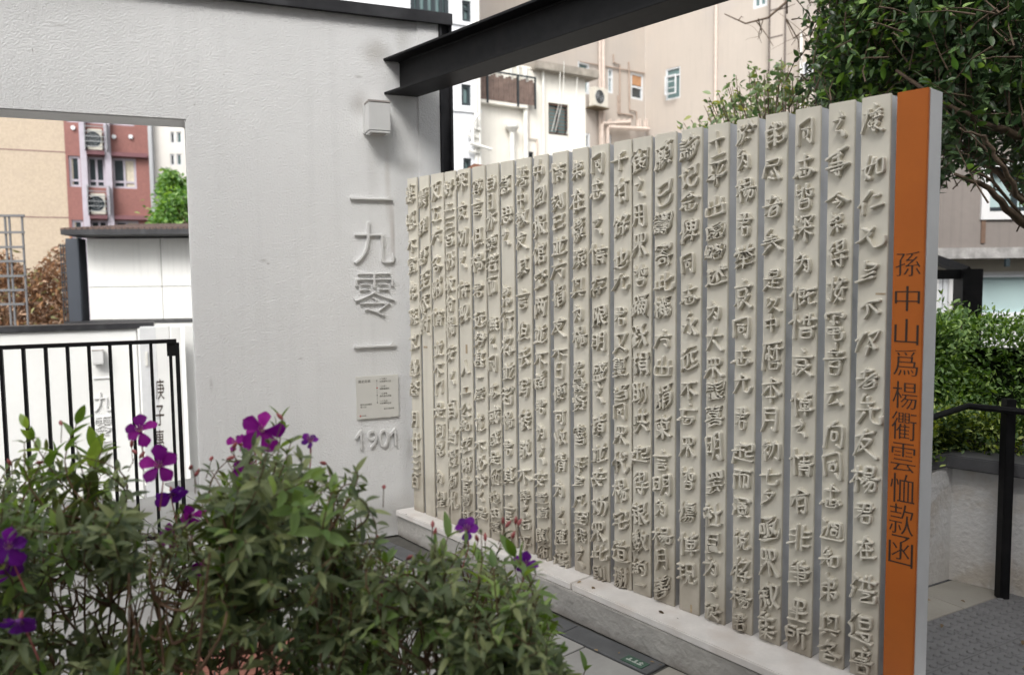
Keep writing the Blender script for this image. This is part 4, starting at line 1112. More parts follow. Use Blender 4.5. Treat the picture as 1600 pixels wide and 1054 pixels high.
for v in (37, 172):
    z = BF.px(720, v)[1] + 2.5; MB().box(BF.px(705, v)[0], x1, -.06, -.001, z - .05, z + .05).build('string_course', WB, wb)
for u in (741, 746): x = BF.px(u, 120)[0]; MB().tube([(x, -.08, 0), (x, -.08, 20)], .06, 8).build('drain_pipe', WPIPE, wb)
b = MB()
for k, (u, v) in enumerate(((738, 200), (735, 212), (742, 226), (737, 236))):
    x, z = BF.px(u, v); b.tube([(x - .15, -.1, z + 2.5), (x, -.2, z + 2.45), (x + .2, -.12, z + 2.5 - .08)], .05, 6)
x, z = BF.px(728, 226); x2, z2 = BF.px(760, 236)
b.tube([(x, -.3, z + 2.5), (x2, -.35, z2 + 2.5)], .05, 6); b.tube([(x + .1, -.3, z + 2.5), (x + .1, -.3, z + 3.1), (x + .3, -.3, z + 3.4)], .05, 6)
b.build('pipe_junction', WPIPE, wb)

# grey and brown blocks showing above the beam
BF = slopeframe(750, 42, 62)
gb = empty('grey_brown_tower', BF.matrix() @ T(0, 0, -2.5), 'grey and brown tower block far behind above the steel beam', 'building')
GB = mat('mid_grey_render', (.20, .20, .215), .8, .05, .6); BB = mat('brown_tile_panel', (.33, .19, .15), .7, .05, .6)
wl = [H(BF, 763, -8, 768, 9), H(BF, 776, -12, 783, 11)]
faceted(BF, 0, BF.px(783, 0)[0], 0, 38, wl, 8, GB, gb)
for h in wl: window(gb, h, .1, 1, fm=GFRAME, gm=GLASSG, ft=.08)
MB().box(BF.px(774, 0)[0], BF.px(783, 0)[0], -.02, -.002, 0, 38).build('pale_strip', WHT, gb) if False else None
h = H(BF, 792, -16, 801, 13)
o2 = faceted(BF, BF.px(783, 0)[0] + .01, BF.px(840, 0)[0], 0, 38, [h], 8, BB, gb)
window(gb, h, .1, 2, 2, fm=GFRAME, gm=GLASSG, ft=.08)

# cream low building
CF = slopeframe(786, 27, 56)
cb_ = empty('cream_building', CF.matrix() @ T(0, 0, -2.5), 'weathered cream building with grilled window, roof ledge and outside pipes', 'building')
CR = mat('cream_weathered_render', (.76, .73, .66), .85, .05, 1.0, streak=.16)
LEDG = mat('stained_concrete_ledge', (.30, .27, .23), .9, .3, 3, bump=.5, bscale=12)
x0, x1 = 0, CF.px(915, 180)[0]
ztp = CF.px(870, 117)[1] + 2.5
xm = CF.px(831, 180)[0]
h = H(CF, 857, 162, 888, 211); hs2 = H(CF, 822, 237, 834, 262)
faceted(CF, 0, x1, 0, ztp, [h, hs2], 6, CR, cb_)
w_ = window(cb_, h, .1, 2, 1, fm=DFR, gm=GLASSG, ft=.06)
b = MB()
for k in range(9): z = h[2] + (h[3] - h[2]) * (k + .5) / 9; b.box(h[0], h[1], .02, .035, z - .012, z + .012)
b.build('grille', mat('rusty_bars', (.16, .09, .06), .8, .3, 5), w_)
window(cb_, hs2, .1, 1, 1, fm=DFR, gm=GLASSD)
MB().box(xm, x1 + .35, -.35, 6.1, ztp, ztp + .28).build('roof_ledge', LEDG, cb_, bevel=.02)
MB().box(0, xm - .01, -.02, 6, ztp, ztp + .12).build('roof_ledge', CR, cb_, bevel=.02)
for u, r_ in ((818, .09), (846, .045)):
    x = CF.px(u, 180)[0]; MB().tube([(x, -.12, 0), (x, -.12, ztp)], r_, 8).build('drain_pipe', WPIPE, cb_)
x, z = CF.px(795, 208); b = MB().tube([(x, -.2, 0), (x, -.2, z + 2.5)], .09, 8); b.tube([(x, -.2, z + 2.5), (x, -.2, z + 2.65), (x, -.2, z + 2.75)], [.1, .24, .24], 10)
b.build('hopper_pipe', WPIPE, cb_)
x, z = CF.px(824, 170); x2, z2 = CF.px(838, 218)
MB().tube([(x, -.05, z + 2.5), (x, -.05, z2 + 2.5), (x2, -.05, z2 + 2.5), (x2, -.05, z2 + 1.2)], .03, 6).build('thin_pipe', PIPE, cb_)
x, z = CF.px(795, 208)
# left face of the cream building with its fenced balcony
LF = Frame(CF.w(0, 0, 0)[:2], R(146 - 0))
lf = MB()
xb0 = CF.px(750, 200)[0]
MB().box(xb0 - .6, -.01, -.02, 5, 0, CF.px(768, 160)[1] + 2.5).build('low_wing', CR, cb_)
zb_ = CF.px(768, 160)[1] + 2.5
MB().box(xb0 - .6, CF.px(829, 160)[0] - .3, -.25, -.03, zb_ - .1, zb_).build('balcony_slab', CR, cb_)
b = MB(); x = xb0 - .6; k = 0
REED = mat('weathered_reed_screen', (.17, .12, .10), .9, .3, 6)
xe = CF.px(828, 150)[0]
while x < xe:
    hh = .82 + .05 * math.sin(k * 2.1); MB().box(x, x + .09, -.24 + .012 * (k % 2), -.215 + .012 * (k % 2), zb_ + .02, zb_ + hh).build('fence_board', REED, cb_); x += .1; k += 1
b = MB()
for xx in (xb0 - .55, (xb0 + xe) / 2 - .9, (xb0 + xe) / 2 + .3, xe): b.box(xx, xx + .05, -.30, -.25, zb_ - .1, zb_ + .95)
b.box(xb0 - .6, xe + .05, -.30, -.25, zb_ + .90, zb_ + .95)
b.build('balcony_rail', DFR, cb_)
for u in (796, 807): x = CF.px(u, 130)[0]; MB().tube([(x, -.1, zb_), (x, -.1, zb_ + 1.7)], .05, 6).build('vent_pipe', WPIPE, cb_)
for (ua, va), (ub, vb) in (((878, 112), (862, 205)), ((884, 95), (868, 205)), ((905, 120), (885, 210))):
    a_, c_ = CF.px(ua, va, -.5), CF.px(ub, vb, -.1); m_ = ((a_[0] + c_[0]) / 2 + .05, (a_[1] + c_[1]) / 2)
    MB().tube([(a_[0], -.4, a_[1] + 2.5), (m_[0], -.4, m_[1] + 2.5), (c_[0], -.1, c_[1] + 2.5)], .012, 4).build('hanging_cord', WPIPE, cb_)

# beige building: recessed face to the left, forward wing to the right
o_ = at_y(1008, 200, 36)
AF = Frame(o_[:2], R(47.6))
bb = empty('beige_rendered_building', AF.matrix() @ T(0, 0, -2.5), 'large beige pink rendered building with pipes, air conditioners and white windows', 'building')
BG = mat('beige_pink_render', (.45, .40, .352), .85, .04, .5, streak=.14, bump=.1, bscale=8, tint=((.38, .355, .34), .35, .6))
wl = [H(AF, 903, 97, 921, 146), H(AF, 950, 107, 958, 146), H(AF, 986, 115, 1005, 156), H(AF, 914, 208, 922, 232), H(AF, 944, 210, 955, 232), H(AF, 1008, 200, 1009, 201)][:5]
xa = AF.px(840, 150)[0]
faceted(AF, xa, -.002, 0, 17, wl, 8, BG, bb)
for k, h in enumerate(wl): window(bb, h, .06, 1, 1, fm=WFRAME, gm=GLASSG if k < 2 else GLASSD, ft=.09, transom=.48 if k == 2 else (.65 if k == 1 else None))
h = wl[2]; WPAN = mat('brown_board', (.45, .24, .12), .8, .15, 4)
MB().box(h[0] + .1, h[1] - .1, .04, .06, h[2] + (h[3] - h[2]) * .55, h[3] - .1).build('window_board', WPAN, bb)
WF = Frame(AF.w(0, 0, 0)[:2], R(180 - 42.4))          # wing face, coming towards the viewer
M_rel = AF.matrix().inverted() @ WF.matrix()
wg = MB()
def to_parent(o): o.matrix_local = T(0, 0, 0) @ Matrix.Translation((0, 0, 0)) @ M_rel; return o
hw = H(WF, 1040, 106, 1063, 155); hw2 = H(WF, 1177, -40, 1199, 12)
hv = H(WF, 1177, 128, 1188, 140)
xr1 = WF.px(1204, 150)[0]
to_parent(faceted(WF, .002, xr1, 0, 17, [hw, hw2, hv], 10, BG, bb))
to_parent(window(bb, hw, .06, 1, 1, fm=WFRAME, gm=GLASSG, ft=.06, transom=.75))
to_parent(window(bb, hw2, .06, 2, 1, fm=WFRAME, gm=GLASSG, ft=.10))
to_parent(window(bb, hv, .06, 1, 1, fm=DFR, gm=GLASSD, ft=.05))
# open casement
cw = (hw[1] - hw[0]) * .75; z0 = hw[2] + (hw[3] - hw[2]) * .12; z1 = hw[2] + (hw[3] - hw[2]) * .72
b = MB(); x0 = hw[0] + (hw[1] - hw[0]) * .22
for q_ in ((x0, x0 + .05, z0, z1), (x0 + cw - .05, x0 + cw, z0, z1), (x0 + .05, x0 + cw - .05, z0, z0 + .05), (x0 + .05, x0 + cw - .05, z1 - .05, z1)): b.box(q_[0], q_[1], -.30, -.25, q_[2], q_[3])
for k in (1, 2): zz = z0 + (z1 - z0) * k / 3; b.box(x0 + .07, x0 + cw - .07, -.28, -.26, zz - .012, zz + .012)
to_parent(b.build('casement', WFRAME, bb))
x = WF.px(1120, 100)[0]; to_parent(MB().tube([(x, -.08, 0), (x, -.08, 16.9)], .07, 8).build('drain_pipe', PIPE, bb))
# pier and set-back part right of the wing
xq = WF.px(1228, 150)[0]
to_parent(MB().box(xr1 + .03, xq, -.25, 6, 0, 17.2).build('corner_pier', BG, bb, bevel=.03))
xz = WF.px(1300, 150, 1.2)[0]
ztp2 = WF.px(1262, 34, .9)[1] + 2.5
to_parent(MB().box(xq + .02, WF.px(1247, 150, .9)[0], .6, 6, 0, ztp2 + .1).build('side_block', BG, bb, bevel=.02))
to_parent(MB().box(WF.px(1247, 150, .9)[0] + .01, xz + 3, .9, 6, 0, ztp2 - .15).build('side_block', BG, bb, bevel=.02))
a0, a1, c0, c1 = WF.rect(1256, 97, 1273, 118, .9)
to_parent(window(bb, (a0, a1, c0 + 2.5, c1 + 2.5), .84, 2, 1, fm=WFRAME, gm=GLASSD, ft=.06))
x = WF.px(1253, 100, .9)[0]; to_parent(MB().tube([(x, .82, 0), (x, .82, ztp2 - .3)], .05, 8).build('drain_pipe', WPIPE, bb))
DP0 = mat('brown_joint', (.12, .10, .09), .8, .1)
for u in (1204.5, 1229): x = WF.px(u, 150, -.1)[0]; to_parent(MB().box(x - .03, x + .03, -.28, -.255, 0, 17.1).build('dark_joint', DP0, bb))
for v in (14, 57): z = WF.px(1216, v, -.2)[1] + 2.5; to_parent(MB().box(xr1 + .05, xq - .02, -.258, -.251, z - .03, z + .02).build('joint', DP0, bb))
# pipes on the recessed face
for u, r_ in ((934, .05), (939, .09)): x = AF.px(u, 150)[0]; MB().tube([(x, -.12, 0), (x, -.12, 16.9)], r_, 8).build('drain_pipe', PIPE, bb)
def poly_pipe(pts, r_, m, y=-.06):
    q_ = [AF.px(u, v) for u, v in pts]; return MB().tube([(a, y, c + 2.5) for a, c in q_], r_, 6).build('wall_pipe', m, bb)
DP = mat('brown_wall_pipe', (.36, .28, .23), .7, .1)
poly_pipe([(957, 85), (957, 98), (967, 102), (967, 180)], .035, DP); poly_pipe([(964, 150), (964, 177), (987, 181), (987, 186)], .035, DP)
poly_pipe([(981, 97), (982, 172), (993, 175), (994, 200)], .035, DP); poly_pipe([(905, 97), (1006, 115)], .03, DP)
poly_pipe([(932, 195), (975, 193)], .07, PIPE, -.35); poly_pipe([(940, 201), (1003, 204)], .10, PIPE, -.35)
for u in (942, 956, 964, 972, 988, 999): poly_pipe([(u, 203), (u, 190), (u + 3, 188), (u + 4, 200)], .055, PIPE, -.3)
poly_pipe([(932, 196), (932, 245)], .07, PIPE, -.3); poly_pipe([(941, 200), (941, 245)], .08, PIPE, -.3)
x, z = AF.px(924, 170)
ac = ac_unit(AF.matrix() @ T(x, -.25, z - .0), 'cream outdoor air conditioner on a rusty bracket against the beige building', .85, .75)
MB().box(-.45, .45, -.33, .22, -.06, -.01).build('bracket', mat('rusty_bracket', (.12, .09, .05), .8, .3), ac)
x, z = AF.px(949, 219)
# pale high-rise behind
BF = slopeframe(1225, 70, 80)
pb = empty('pale_tower', BF.matrix() @ T(0, 0, -2.5), 'pale blue white tower far behind the beige building', 'building')
MB().box(0, 14, 0, 10, 0, 60).build('wall', mat('pale_blue_render', (.62, .67, .76), .8, .04, .3), pb)
for u in (1240, 1283): x = BF.px(u, 10)[0]; MB().box(x - .15, x + .15, -.3, -.01, 0, 60).build('fin', WHT, pb)

# red parapet piece peeping over the slabs
x0 = at_y(727, 262, 9); x1 = at_y(760, 258, 9)
rp = empty('cap_post', T(x0[0], 9, 0), 'small reddish brown capped post showing over the far slabs', 'post')
RC = mat('reddish_brown_cap', (.22, .10, .06), .7, .15)
MB().box(.03, x1[0] - x0[0] - .03, .03, .2, 0, x0[2] - .03).build('shaft', RC, rp); MB().prism([(-.02, x0[2] - .03), (x1[0] - x0[0] + .02, x0[2] - .03), (x1[0] - x0[0], x0[2] + .02), (.1, x0[2] + .045)], 0, .25, axis='y').build('cap', RC, rp)

# unseen buildings added behind the viewer; the tall one shades the foreground
for nm, lab, x0, x1, y0, y1, hh, mm in (('unseen_building', 'tall grey building added unseen behind the viewer to block sun and sky', -9.5, 22, -17, -7.5, 16.3, GB), ('unseen_building', 'lower cream building added unseen, left behind the viewer', -24, -11, -20, -13, 7, CR)):
    o = empty(nm, T((x0 + x1) / 2, (y0 + y1) / 2, -2.5), lab, 'building')
    dx, dy = (x1 - x0) / 2, (y1 - y0) / 2
    MB().box(-dx, dx, -dy, dy, 0, hh).build('wall', mm, o)
    b = MB()
    for k in range(int(dx)):
        for j in range(2, int(hh / 3)): b.box(-dx + 1 + k * 2, -dx + 1.9 + k * 2, dy - .01, dy + .06, j * 3., j * 3. + 1.4)
    b.build('windows', GLASSD, o)

# ---- brown building at the right
RF = slopeframe(1440, 12, 90)
rb = empty('brown_grey_building', RF.matrix() @ T(0, 0, 0), 'brown grey rendered building with white framed window above a frosted shopfront', 'building')
BR = mat('brown_grey_render', (.205, .18, .165), .85, .10, 1.0, streak=.25, bump=.3, bscale=10)
LW = mat('white_shop_wall', (.62, .62, .62), .8, .05, 1.5, streak=.08)
x1 = RF.px(1900, 400)[0]; xm = RF.px(1425, 400)[0]
h = RF.rect(1545, 262, 1640, 330); zled = RF.px(1500, 404)[1]; zf = RF.px(1560, 424)[1]
faceted(RF, xm, x1, zled, 4.9, [h], 6, BR, rb, rev=.2)
window(rb, h, .12, 2, 1, fm=DFR, gm=GLASSP, ft=.07)
ex = .12
b = MB(); b.box(h[0] - ex, h[0], -.04, .1, h[2] - ex, h[3] + ex).box(h[1], h[1] + ex, -.04, .1, h[2] - ex, h[3] + ex).box(h[0], h[1], -.04, .1, h[2] - ex, h[2]).box(h[0], h[1], -.04, .1, h[3], h[3] + ex)
b.build('window_surround', LW, rb)
MB().box(xm, x1, -.05, -.002, zled, zled + .16).build('stained_band', mat('stained_band', (.33, .32, .31), .85, .4, 6, bump=.4, bscale=14), rb)
MB().box(xm, x1, .25, .5, zf, zled - .004).build('soffit', mat('beige_soffit', (.36, .33, .27), .85, .08), rb)
hg = (RF.px(1522, 460)[0], RF.px(1760, 460)[0], RF.px(1560, 495)[1], RF.px(1560, 428)[1])
hg2 = (RF.px(1484, 450)[0], RF.px(1500, 450)[0], RF.px(1490, 492)[1], RF.px(1490, 400)[1] - .14)
faceted(RF, xm, x1, 0, zf, [hg, hg2], 5, LW, rb).location = (0, .3, 0)
window(rb, hg, .38, 1, 1, fm=WFRAME, gm=GLASSP, ft=.05)
window(rb, hg2, .38, 1, 1, fm=WFRAME, gm=GLASSP, ft=.07)
x, z = RF.px(1535, 380); MB().box(x - .03, x + .03, -.02, -.001, z, z + 1.2).build('rust_stain', mat('rust_stain', (.16, .10, .07), .9, .2, 5), rb)
x, z = RF.px(1570, 404); MB().box(x - .04, x + .02, -.1, -.05, z - .12, z).build('lug', DFR, rb)

# black canopy frame before it
cf = empty('black_canopy_frame', T(*at_z(1513, 560, 0)[:2], 0) if False else T(0, 0, 0), 'black steel canopy frame with one post showing above the hedge', 'canopy')
q0 = at_y(1513, 420, 8.5); cf.location = (q0[0], 8.5, 0)
zt_ = q0[2]
MB().box(-.105, .105, -.1, .1, 0, zt_).build('post', BLACK, cf, bevel=.005)
a_ = at_y(1440, 388, 9.7)
MB().tube([(0, 0, zt_ - .03), (a_[0] - q0[0] - .3, 1.3, a_[2] + .06)], .06, 4).build('rafter', BLACK, cf)
a_ = at_y(1440, 429, 8.5)
MB().box(-2.6, -.106, -.05, .05, a_[2] - .05, a_[2] + .05).build('crossbar', BLACK, cf)
MB().box(-2.81, -2.6, -.1, .1, 0, zt_).build('post', BLACK, cf, bevel=.005)

# ------------------------------------------------------------------ evergreen tree over the screen's end
g = np.random.default_rng(31)
tbase = np.array([3.9, 5.3, .64])
et = empty('evergreen_tree', T(*tbase), 'dark glossy evergreen tree with arching branches over the orange end slab', 'tree')
def lp_(p): return tuple(np.array(p) - tbase)
tk = MB(); fork = at_y(1665, 420, 5.25)
tk.tube([(0, 0, 0), lp_(tbase * .5 + fork * .5 + np.array([.05, 0, 0])), lp_(fork)], [.11, .09, .075], 10)
tk.build('trunk', WOOD, et, smooth=True)
limbs = [([(1640, 385, 5.2), (1585, 335, 5.1), (1545, 292, 5.0), (1492, 272, 4.9)], .030), ([(1640, 380, 5.2), (1605, 320, 5.3), (1560, 270, 5.4), (1520, 240, 5.5), (1478, 225, 5.6)], .026),
         ([(1660, 370, 5.3), (1640, 260, 5.2), (1600, 215, 5.1), (1540, 195, 5.0), (1480, 165, 5.0), (1400, 110, 5.2)], .032), ([(1665, 380, 5.3), (1660, 200, 5.6), (1600, 120, 5.8), (1520, 60, 6.0), (1400, 30, 6.2), (1310, 60, 6.3)], .035),
         ([(1665, 360, 5.4), (1700, 180, 5.7), (1680, 0, 6.0), (1600, -150, 6.3), (1450, -220, 6.5)], .035), ([(1670, 360, 5.2), (1760, 180, 5.0), (1820, 0, 5.0), (1900, -150, 5.2)], .03),
         ([(1640, 370, 5.2), (1590, 300, 4.9), (1560, 250, 4.8), (1535, 215, 4.8), (1500, 200, 4.7)], .018), ([(1560, 290, 5.05), (1520, 262, 5.0), (1500, 235, 4.95)], .010), ([(1600, 215, 5.1), (1570, 180, 5.1), (1520, 170, 5.2)], .014)]
for pts, r0 in limbs:
    b = MB(); pp = [at_y(u, v, y) for u, v, y in pts]
    dense = []
    for k in range(len(pp) - 1):
        for t in np.linspace(0, 1, 4, endpoint=False): dense.append(pp[k] * (1 - t) + pp[k + 1] * t + g.normal(size=3) * .008)
    dense.append(pp[-1])
    b.tube([lp_(fork)] + [lp_(p) for p in dense[1:]], list(np.linspace(r0 * 1.15, r0 * .3, len(dense))), 7)
    b.build('limb', WOOD, et, smooth=True)
outl = [(1262, 95), (1285, 150), (1300, 172), (1340, 158), (1400, 150), (1450, 185), (1476, 262), (1497, 292), (1530, 250), (1570, 262), (1600, 300), (1700, 330), (1900, 330), (1950, -350), (1300, -350), (1240, -60), (1290, 10), (1275, 50)]
poly_ = np.array(outl, float)
def inpoly(u, v):
    r_ = False; j = len(poly_) - 1
    for i in range(len(poly_)):
        if (poly_[i][1] > v) != (poly_[j][1] > v) and u < (poly_[j][0] - poly_[i][0]) * (v - poly_[i][1]) / (poly_[j][1] - poly_[i][1]) + poly_[i][0]: r_ = not r_
        j = i
    return r_
P = []; Dd = []; twg = MB(); nsh = 0
while nsh < 4600:
    u, v = g.uniform(1240, 1950), g.uniform(-350, 335)
    if nsh > 3400: u, v = g.uniform(1265, 1600), g.uniform(-20, 250)
    if not inpoly(u, v): continue
    if 1480 < u < 1600 and v > 170 and g.random() < .5: continue
    y = g.uniform(4.8, 7.4) if u > 1420 else g.uniform(5.4, 7.2)
    if u < 1900 and g.random() < (0 if u < 1620 else .35): continue
    c = at_y(u, v, y); d = rnd_dir(1, .15, g)[0] + np.array([-.5, -.3, -.1]); d /= np.linalg.norm(d)
    ln = g.uniform(.14, .3); a0 = c - d * ln
    if g.random() < .7: twg.tube([lp_(a0 - d * .12 + np.array([.03, 0, -.03])), lp_(a0), lp_(c)], [.006, .004, .002], 4)
    m_ = g.integers(7, 13)
    for k in range(m_):
        t = k / m_; sd = rnd_dir(1, -.15, g)[0]
        P.append(a0 + d * ln * t); Dd.append(d * .7 + sd * .9)
    nsh += 1
twg.build('twigs', WOOD, et, kind='stuff')
P = np.array(P); Dd = np.array(Dd); n = len(P); sz = g.uniform(.05, .092, n)
EV = leaf_mat('evergreen_leaf', (.018, .048, .015), (.065, .125, .03), .35, .2, .5); EVL = leaf_mat('evergreen_young_leaf', (.07, .17, .02), (.20, .34, .04), .38, .35)
uv = project(P); young = (g.random(n) < .10) | ((uv[:, 0] < 1420) & (g.random(n) < .28))
Nn = rnd_dir(n, 1.3, g)
vis = (uv[:, 0] < 1600) & (uv[:, 1] > 0) & (uv[:, 1] < 345) & (uv[:, 0] > 1240)
near = np.linalg.norm(P - EYE, axis=1); order = np.argsort(np.where(vis & ~young, near / sz, 1e9))[:220]
isobj = np.zeros(n, bool); isobj[order] = True
et_t = leaf_tpl(.46, .28, .22, 1.05)
leaf_objects('leaf', tpl_mesh('leaf', et_t, EV), (P - tbase)[isobj], Dd[isobj], Nn[isobj], sz[isobj], et)
q_ = ~isobj & ~young; foliage('crown', et_t, (P - tbase)[q_], Dd[q_], Nn[q_], sz[q_], EV, et)
q_ = young; foliage('young_leaves', et_t, (P - tbase)[q_], Dd[q_], Nn[q_], sz[q_], EVL, et)

# ---- thin tree with yellowing leaves behind the screen
tb2 = np.array([*at_y(1215, 300, 7.6)[:2], 0.])
yt = empty('thin_yellowing_tree', T(*tb2), 'thin small tree with sparse green and yellow leaves behind the slabs', 'tree')
YL = leaf_mat('yellowing_leaf', (.14, .20, .03), (.38, .36, .05), .5, .35); GL = leaf_mat('dull_green_leaf', (.07, .14, .045), (.22, .29, .09), .4, .3)
tips = [(1068, 192), (1075, 200), (1090, 185), (1100, 165), (1108, 152), (1122, 145), (1135, 130), (1140, 170), (1150, 118), (1160, 150), (1170, 112), (1180, 105), (1190, 130), (1200, 108), (1205, 150), (1222, 98), (1228, 120), (1240, 115), (1250, 140), (1262, 118), (1275, 150), (1285, 130), (1115, 190), (1130, 195), (1150, 180), (1165, 170), (1185, 165), (1215, 165), (1235, 160), (1255, 165), (1270, 170), (1221, 90), (1232, 100), (1178, 128), (1195, 175), (1210, 135), (1245, 130), (1265, 145), (1142, 155), (1125, 165)]
stems = MB(); P = []; Dd = []
root2 = tb2 + np.array([0, 0, 1.3])
for k in range(105):
    u, v = tips[k % len(tips)]; u += g.normal() * 7 * (k >= 40); v += abs(g.normal()) * 12 * (k >= 40)
    c = at_y(u, v, g.uniform(7.0, 8.2)); mid = root2 * .45 + c * .55 + np.array([g.normal() * .06, 0, .12])
    stems.tube([tuple(root2 - tb2), tuple(mid - tb2), tuple(c - tb2)], [.014, .007, .003], 4)
    for _ in range(g.integers(7, 14)):
        t = g.uniform(-.02, .3); p = c * (1 - t) + mid * t + g.normal(size=3) * .035
        P.append(p); Dd.append(rnd_dir(1, -.35, g)[0])
stems.tube([(0, 0, 0), tuple(root2 - tb2)], [.05, .03], 8)
P = np.array(P); Dd = np.array(Dd); n = len(P); sz = g.uniform(.045, .085, n); Nn = rnd_dir(n, .8, g); isy = g.random(n) < .15
stems.build('trunk', WOOD, yt, smooth=True)
yt_t = leaf_tpl(.48, .3, .3)
foliage('crown', yt_t, (P - tb2)[~isy], Dd[~isy], Nn[~isy], sz[~isy], GL, yt); foliage('yellow_leaves', yt_t, (P - tb2)[isy], Dd[isy], Nn[isy], sz[isy], YL, yt)

# ---- bare tree reaching across the beige building
tb3 = np.array([*at_y(1400, 300, 11)[:2], -0.008])
bt = empty('bare_tree', T(*tb3), 'bare winter tree whose thin branches cross in front of the beige building', 'tree')
b = MB()
def branch(pts, r0, y=11, sub=6):
    pp = [at_y(u, v, y + .3 * math.sin(u)) - tb3 for u, v in pts]
    b.tube([tuple(p) for p in pp], list(np.linspace(r0, r0 * .25, len(pp))), 5)
    for _ in range(sub):
        k = g.integers(len(pp) - 1); p = pp[k] + (pp[k + 1] - pp[k]) * g.random(); d = rnd_dir(1, .1, g)[0] * g.uniform(.2, .55)
        b.tube([tuple(p), tuple(p + d * .5 + g.normal(size=3) * .03), tuple(p + d)], [r0 * .3, r0 * .2, r0 * .12], 4)
branch([(1400, 80), (1320, 20), (1290, -10), (1238, -5), (1200, 28), (1165, 37), (1132, 22)], .03)
branch([(1400, 80), (1330, 70), (1280, 30), (1240, 60), (1228, 32)], .022)
branch([(1185, 30), (1190, 50), (1184, 62)], .01, sub=2); branch([(1192, 32), (1185, 55), (1190, 68)], .008, sub=1)
branch([(1320, 20), (1290, 0), (1265, 5), (1255, -20)], .02); branch([(1330, 75), (1290, 45), (1262, 55), (1250, 58)], .014); branch([(1229, 30), (1247, 62), (1253, 105)], .012, sub=1)
b.build('branches', WOOD, bt, smooth=True)
c = at_y(1400, 80, 11) - tb3
MB().tube([(0, 0, 0), (0.05, 0, c[2] * .5), tuple(c)], [.12, .08, .045], 8).build('trunk', WOOD, bt, smooth=True)

# ------------------------------------------------------------------ flowering shrubs in the foreground
LEAF = leaf_mat('shrub_leaf', (.055, .092, .026), (.23, .27, .068), .45, .2, .4)
YOUNG = leaf_mat('shrub_young_leaf', (.09, .19, .02), (.26, .40, .05), .42, .4)
PETAL = leaf_mat('purple_petal', (.17, .006, .20), (.42, .02, .34), .6, .4, .2)
PETALV = leaf_mat('violet_petal', (.10, .006, .20), (.25, .015, .36), .55, .3, .3)
BUD = mat('pink_bud', (.40, .10, .10), .5, .2, 40); STAM = mat('pale_stamen', (.6, .35, .35), .6, .1)
topline = ([-80, 0, 20, 45, 90, 140, 175, 205, 260, 300, 335, 370, 400, 440, 470, 520, 555, 580, 600, 650, 690, 740, 790, 825, 850, 865, 890, 930],
           [740, 735, 715, 705, 700, 705, 745, 775, 790, 770, 740, 700, 680, 665, 700, 735, 752, 800, 850, 865, 840, 835, 850, 880, 925, 985, 1045, 1080])
hero = [(42, 668, 1), (38, 690, 0), (72, 705, 0), (120, 662, 1), (118, 690, 0), (148, 688, 1), (160, 700, 1), (95, 730, 0), (440, 652, 1), (430, 668, 0), (455, 690, 0), (385, 690, 0), (330, 735, 0), (355, 720, 0), (520, 745, 0), (548, 738, 0),
        (500, 760, 0), (560, 760, 0), (475, 742, 0), (700, 838, 1), (752, 830, 0), (805, 870, 1), (838, 895, 0), (850, 950, 1), (862, 985, 1), (865, 1020, 0), (915, 1045, 1), (790, 830, 0), (680, 850, 0), (20, 720, 0), (580, 800, 0), (595, 850, 0)]
centres = [(-10, 1.95), (130, 2.15), (290, 1.8), (430, 2.15), (570, 1.85), (750, 2.1)]
SHN = ['purple flowering shrub at the left edge of the picture', 'purple flowering shrub below the upright railing bars, second from the left', 'purple flowering shrub in front of the wall opening corner', 'tallest purple flowering shrub in front of the white wall',
       'flowering shrub standing before the low end of the stone plinth', 'flowering shrub with two violet flowers before the inscribed slabs']
data = {k: dict(P=[], D=[], Y=[], stems=MB()) for k in range(6)}
roots = []
for k, (u, y) in enumerate(centres):
    p = at_y(u, 900, y); roots.append(np.array([p[0], y, 0.]))
g = np.random.default_rng(5)
def gap_here(u, v):
    return (80 < u < 310 and 895 < v < 990) or (610 < u < 690 and 990 < v) or (300 < u < 440 and v > 1000)
mains = {k: [] for k in range(6)}
for k in range(6):     # leaning main branches of each shrub
    rt = roots[k]; u0 = centres[k][0]
    for q in range(11):
        u = u0 + g.uniform(-100, 100); tv = np.interp(u, *topline); v = tv + g.uniform(70, 260); y = centres[k][1] + g.uniform(-.35, .4)
        e_ = at_y(u, v, y); m0 = rt * .45 + e_ * .55 + g.normal(size=3) * .06
        r0_ = rt + np.array([g.uniform(-.16, .16), g.uniform(-.16, .16), 0]); m0 = m0 + (e_ - rt) * np.array([.3, .3, 0])
        pts = [(1 - t) ** 2 * r0_ + 2 * t * (1 - t) * m0 + t * t * e_ for t in np.linspace(0, 1, 9)]
        data[k]['stems'].tube([tuple(p - rt) for p in pts], list(np.linspace(.0045, .0022, 9)), 6, cap=False)
        mains[k] += pts[3:]
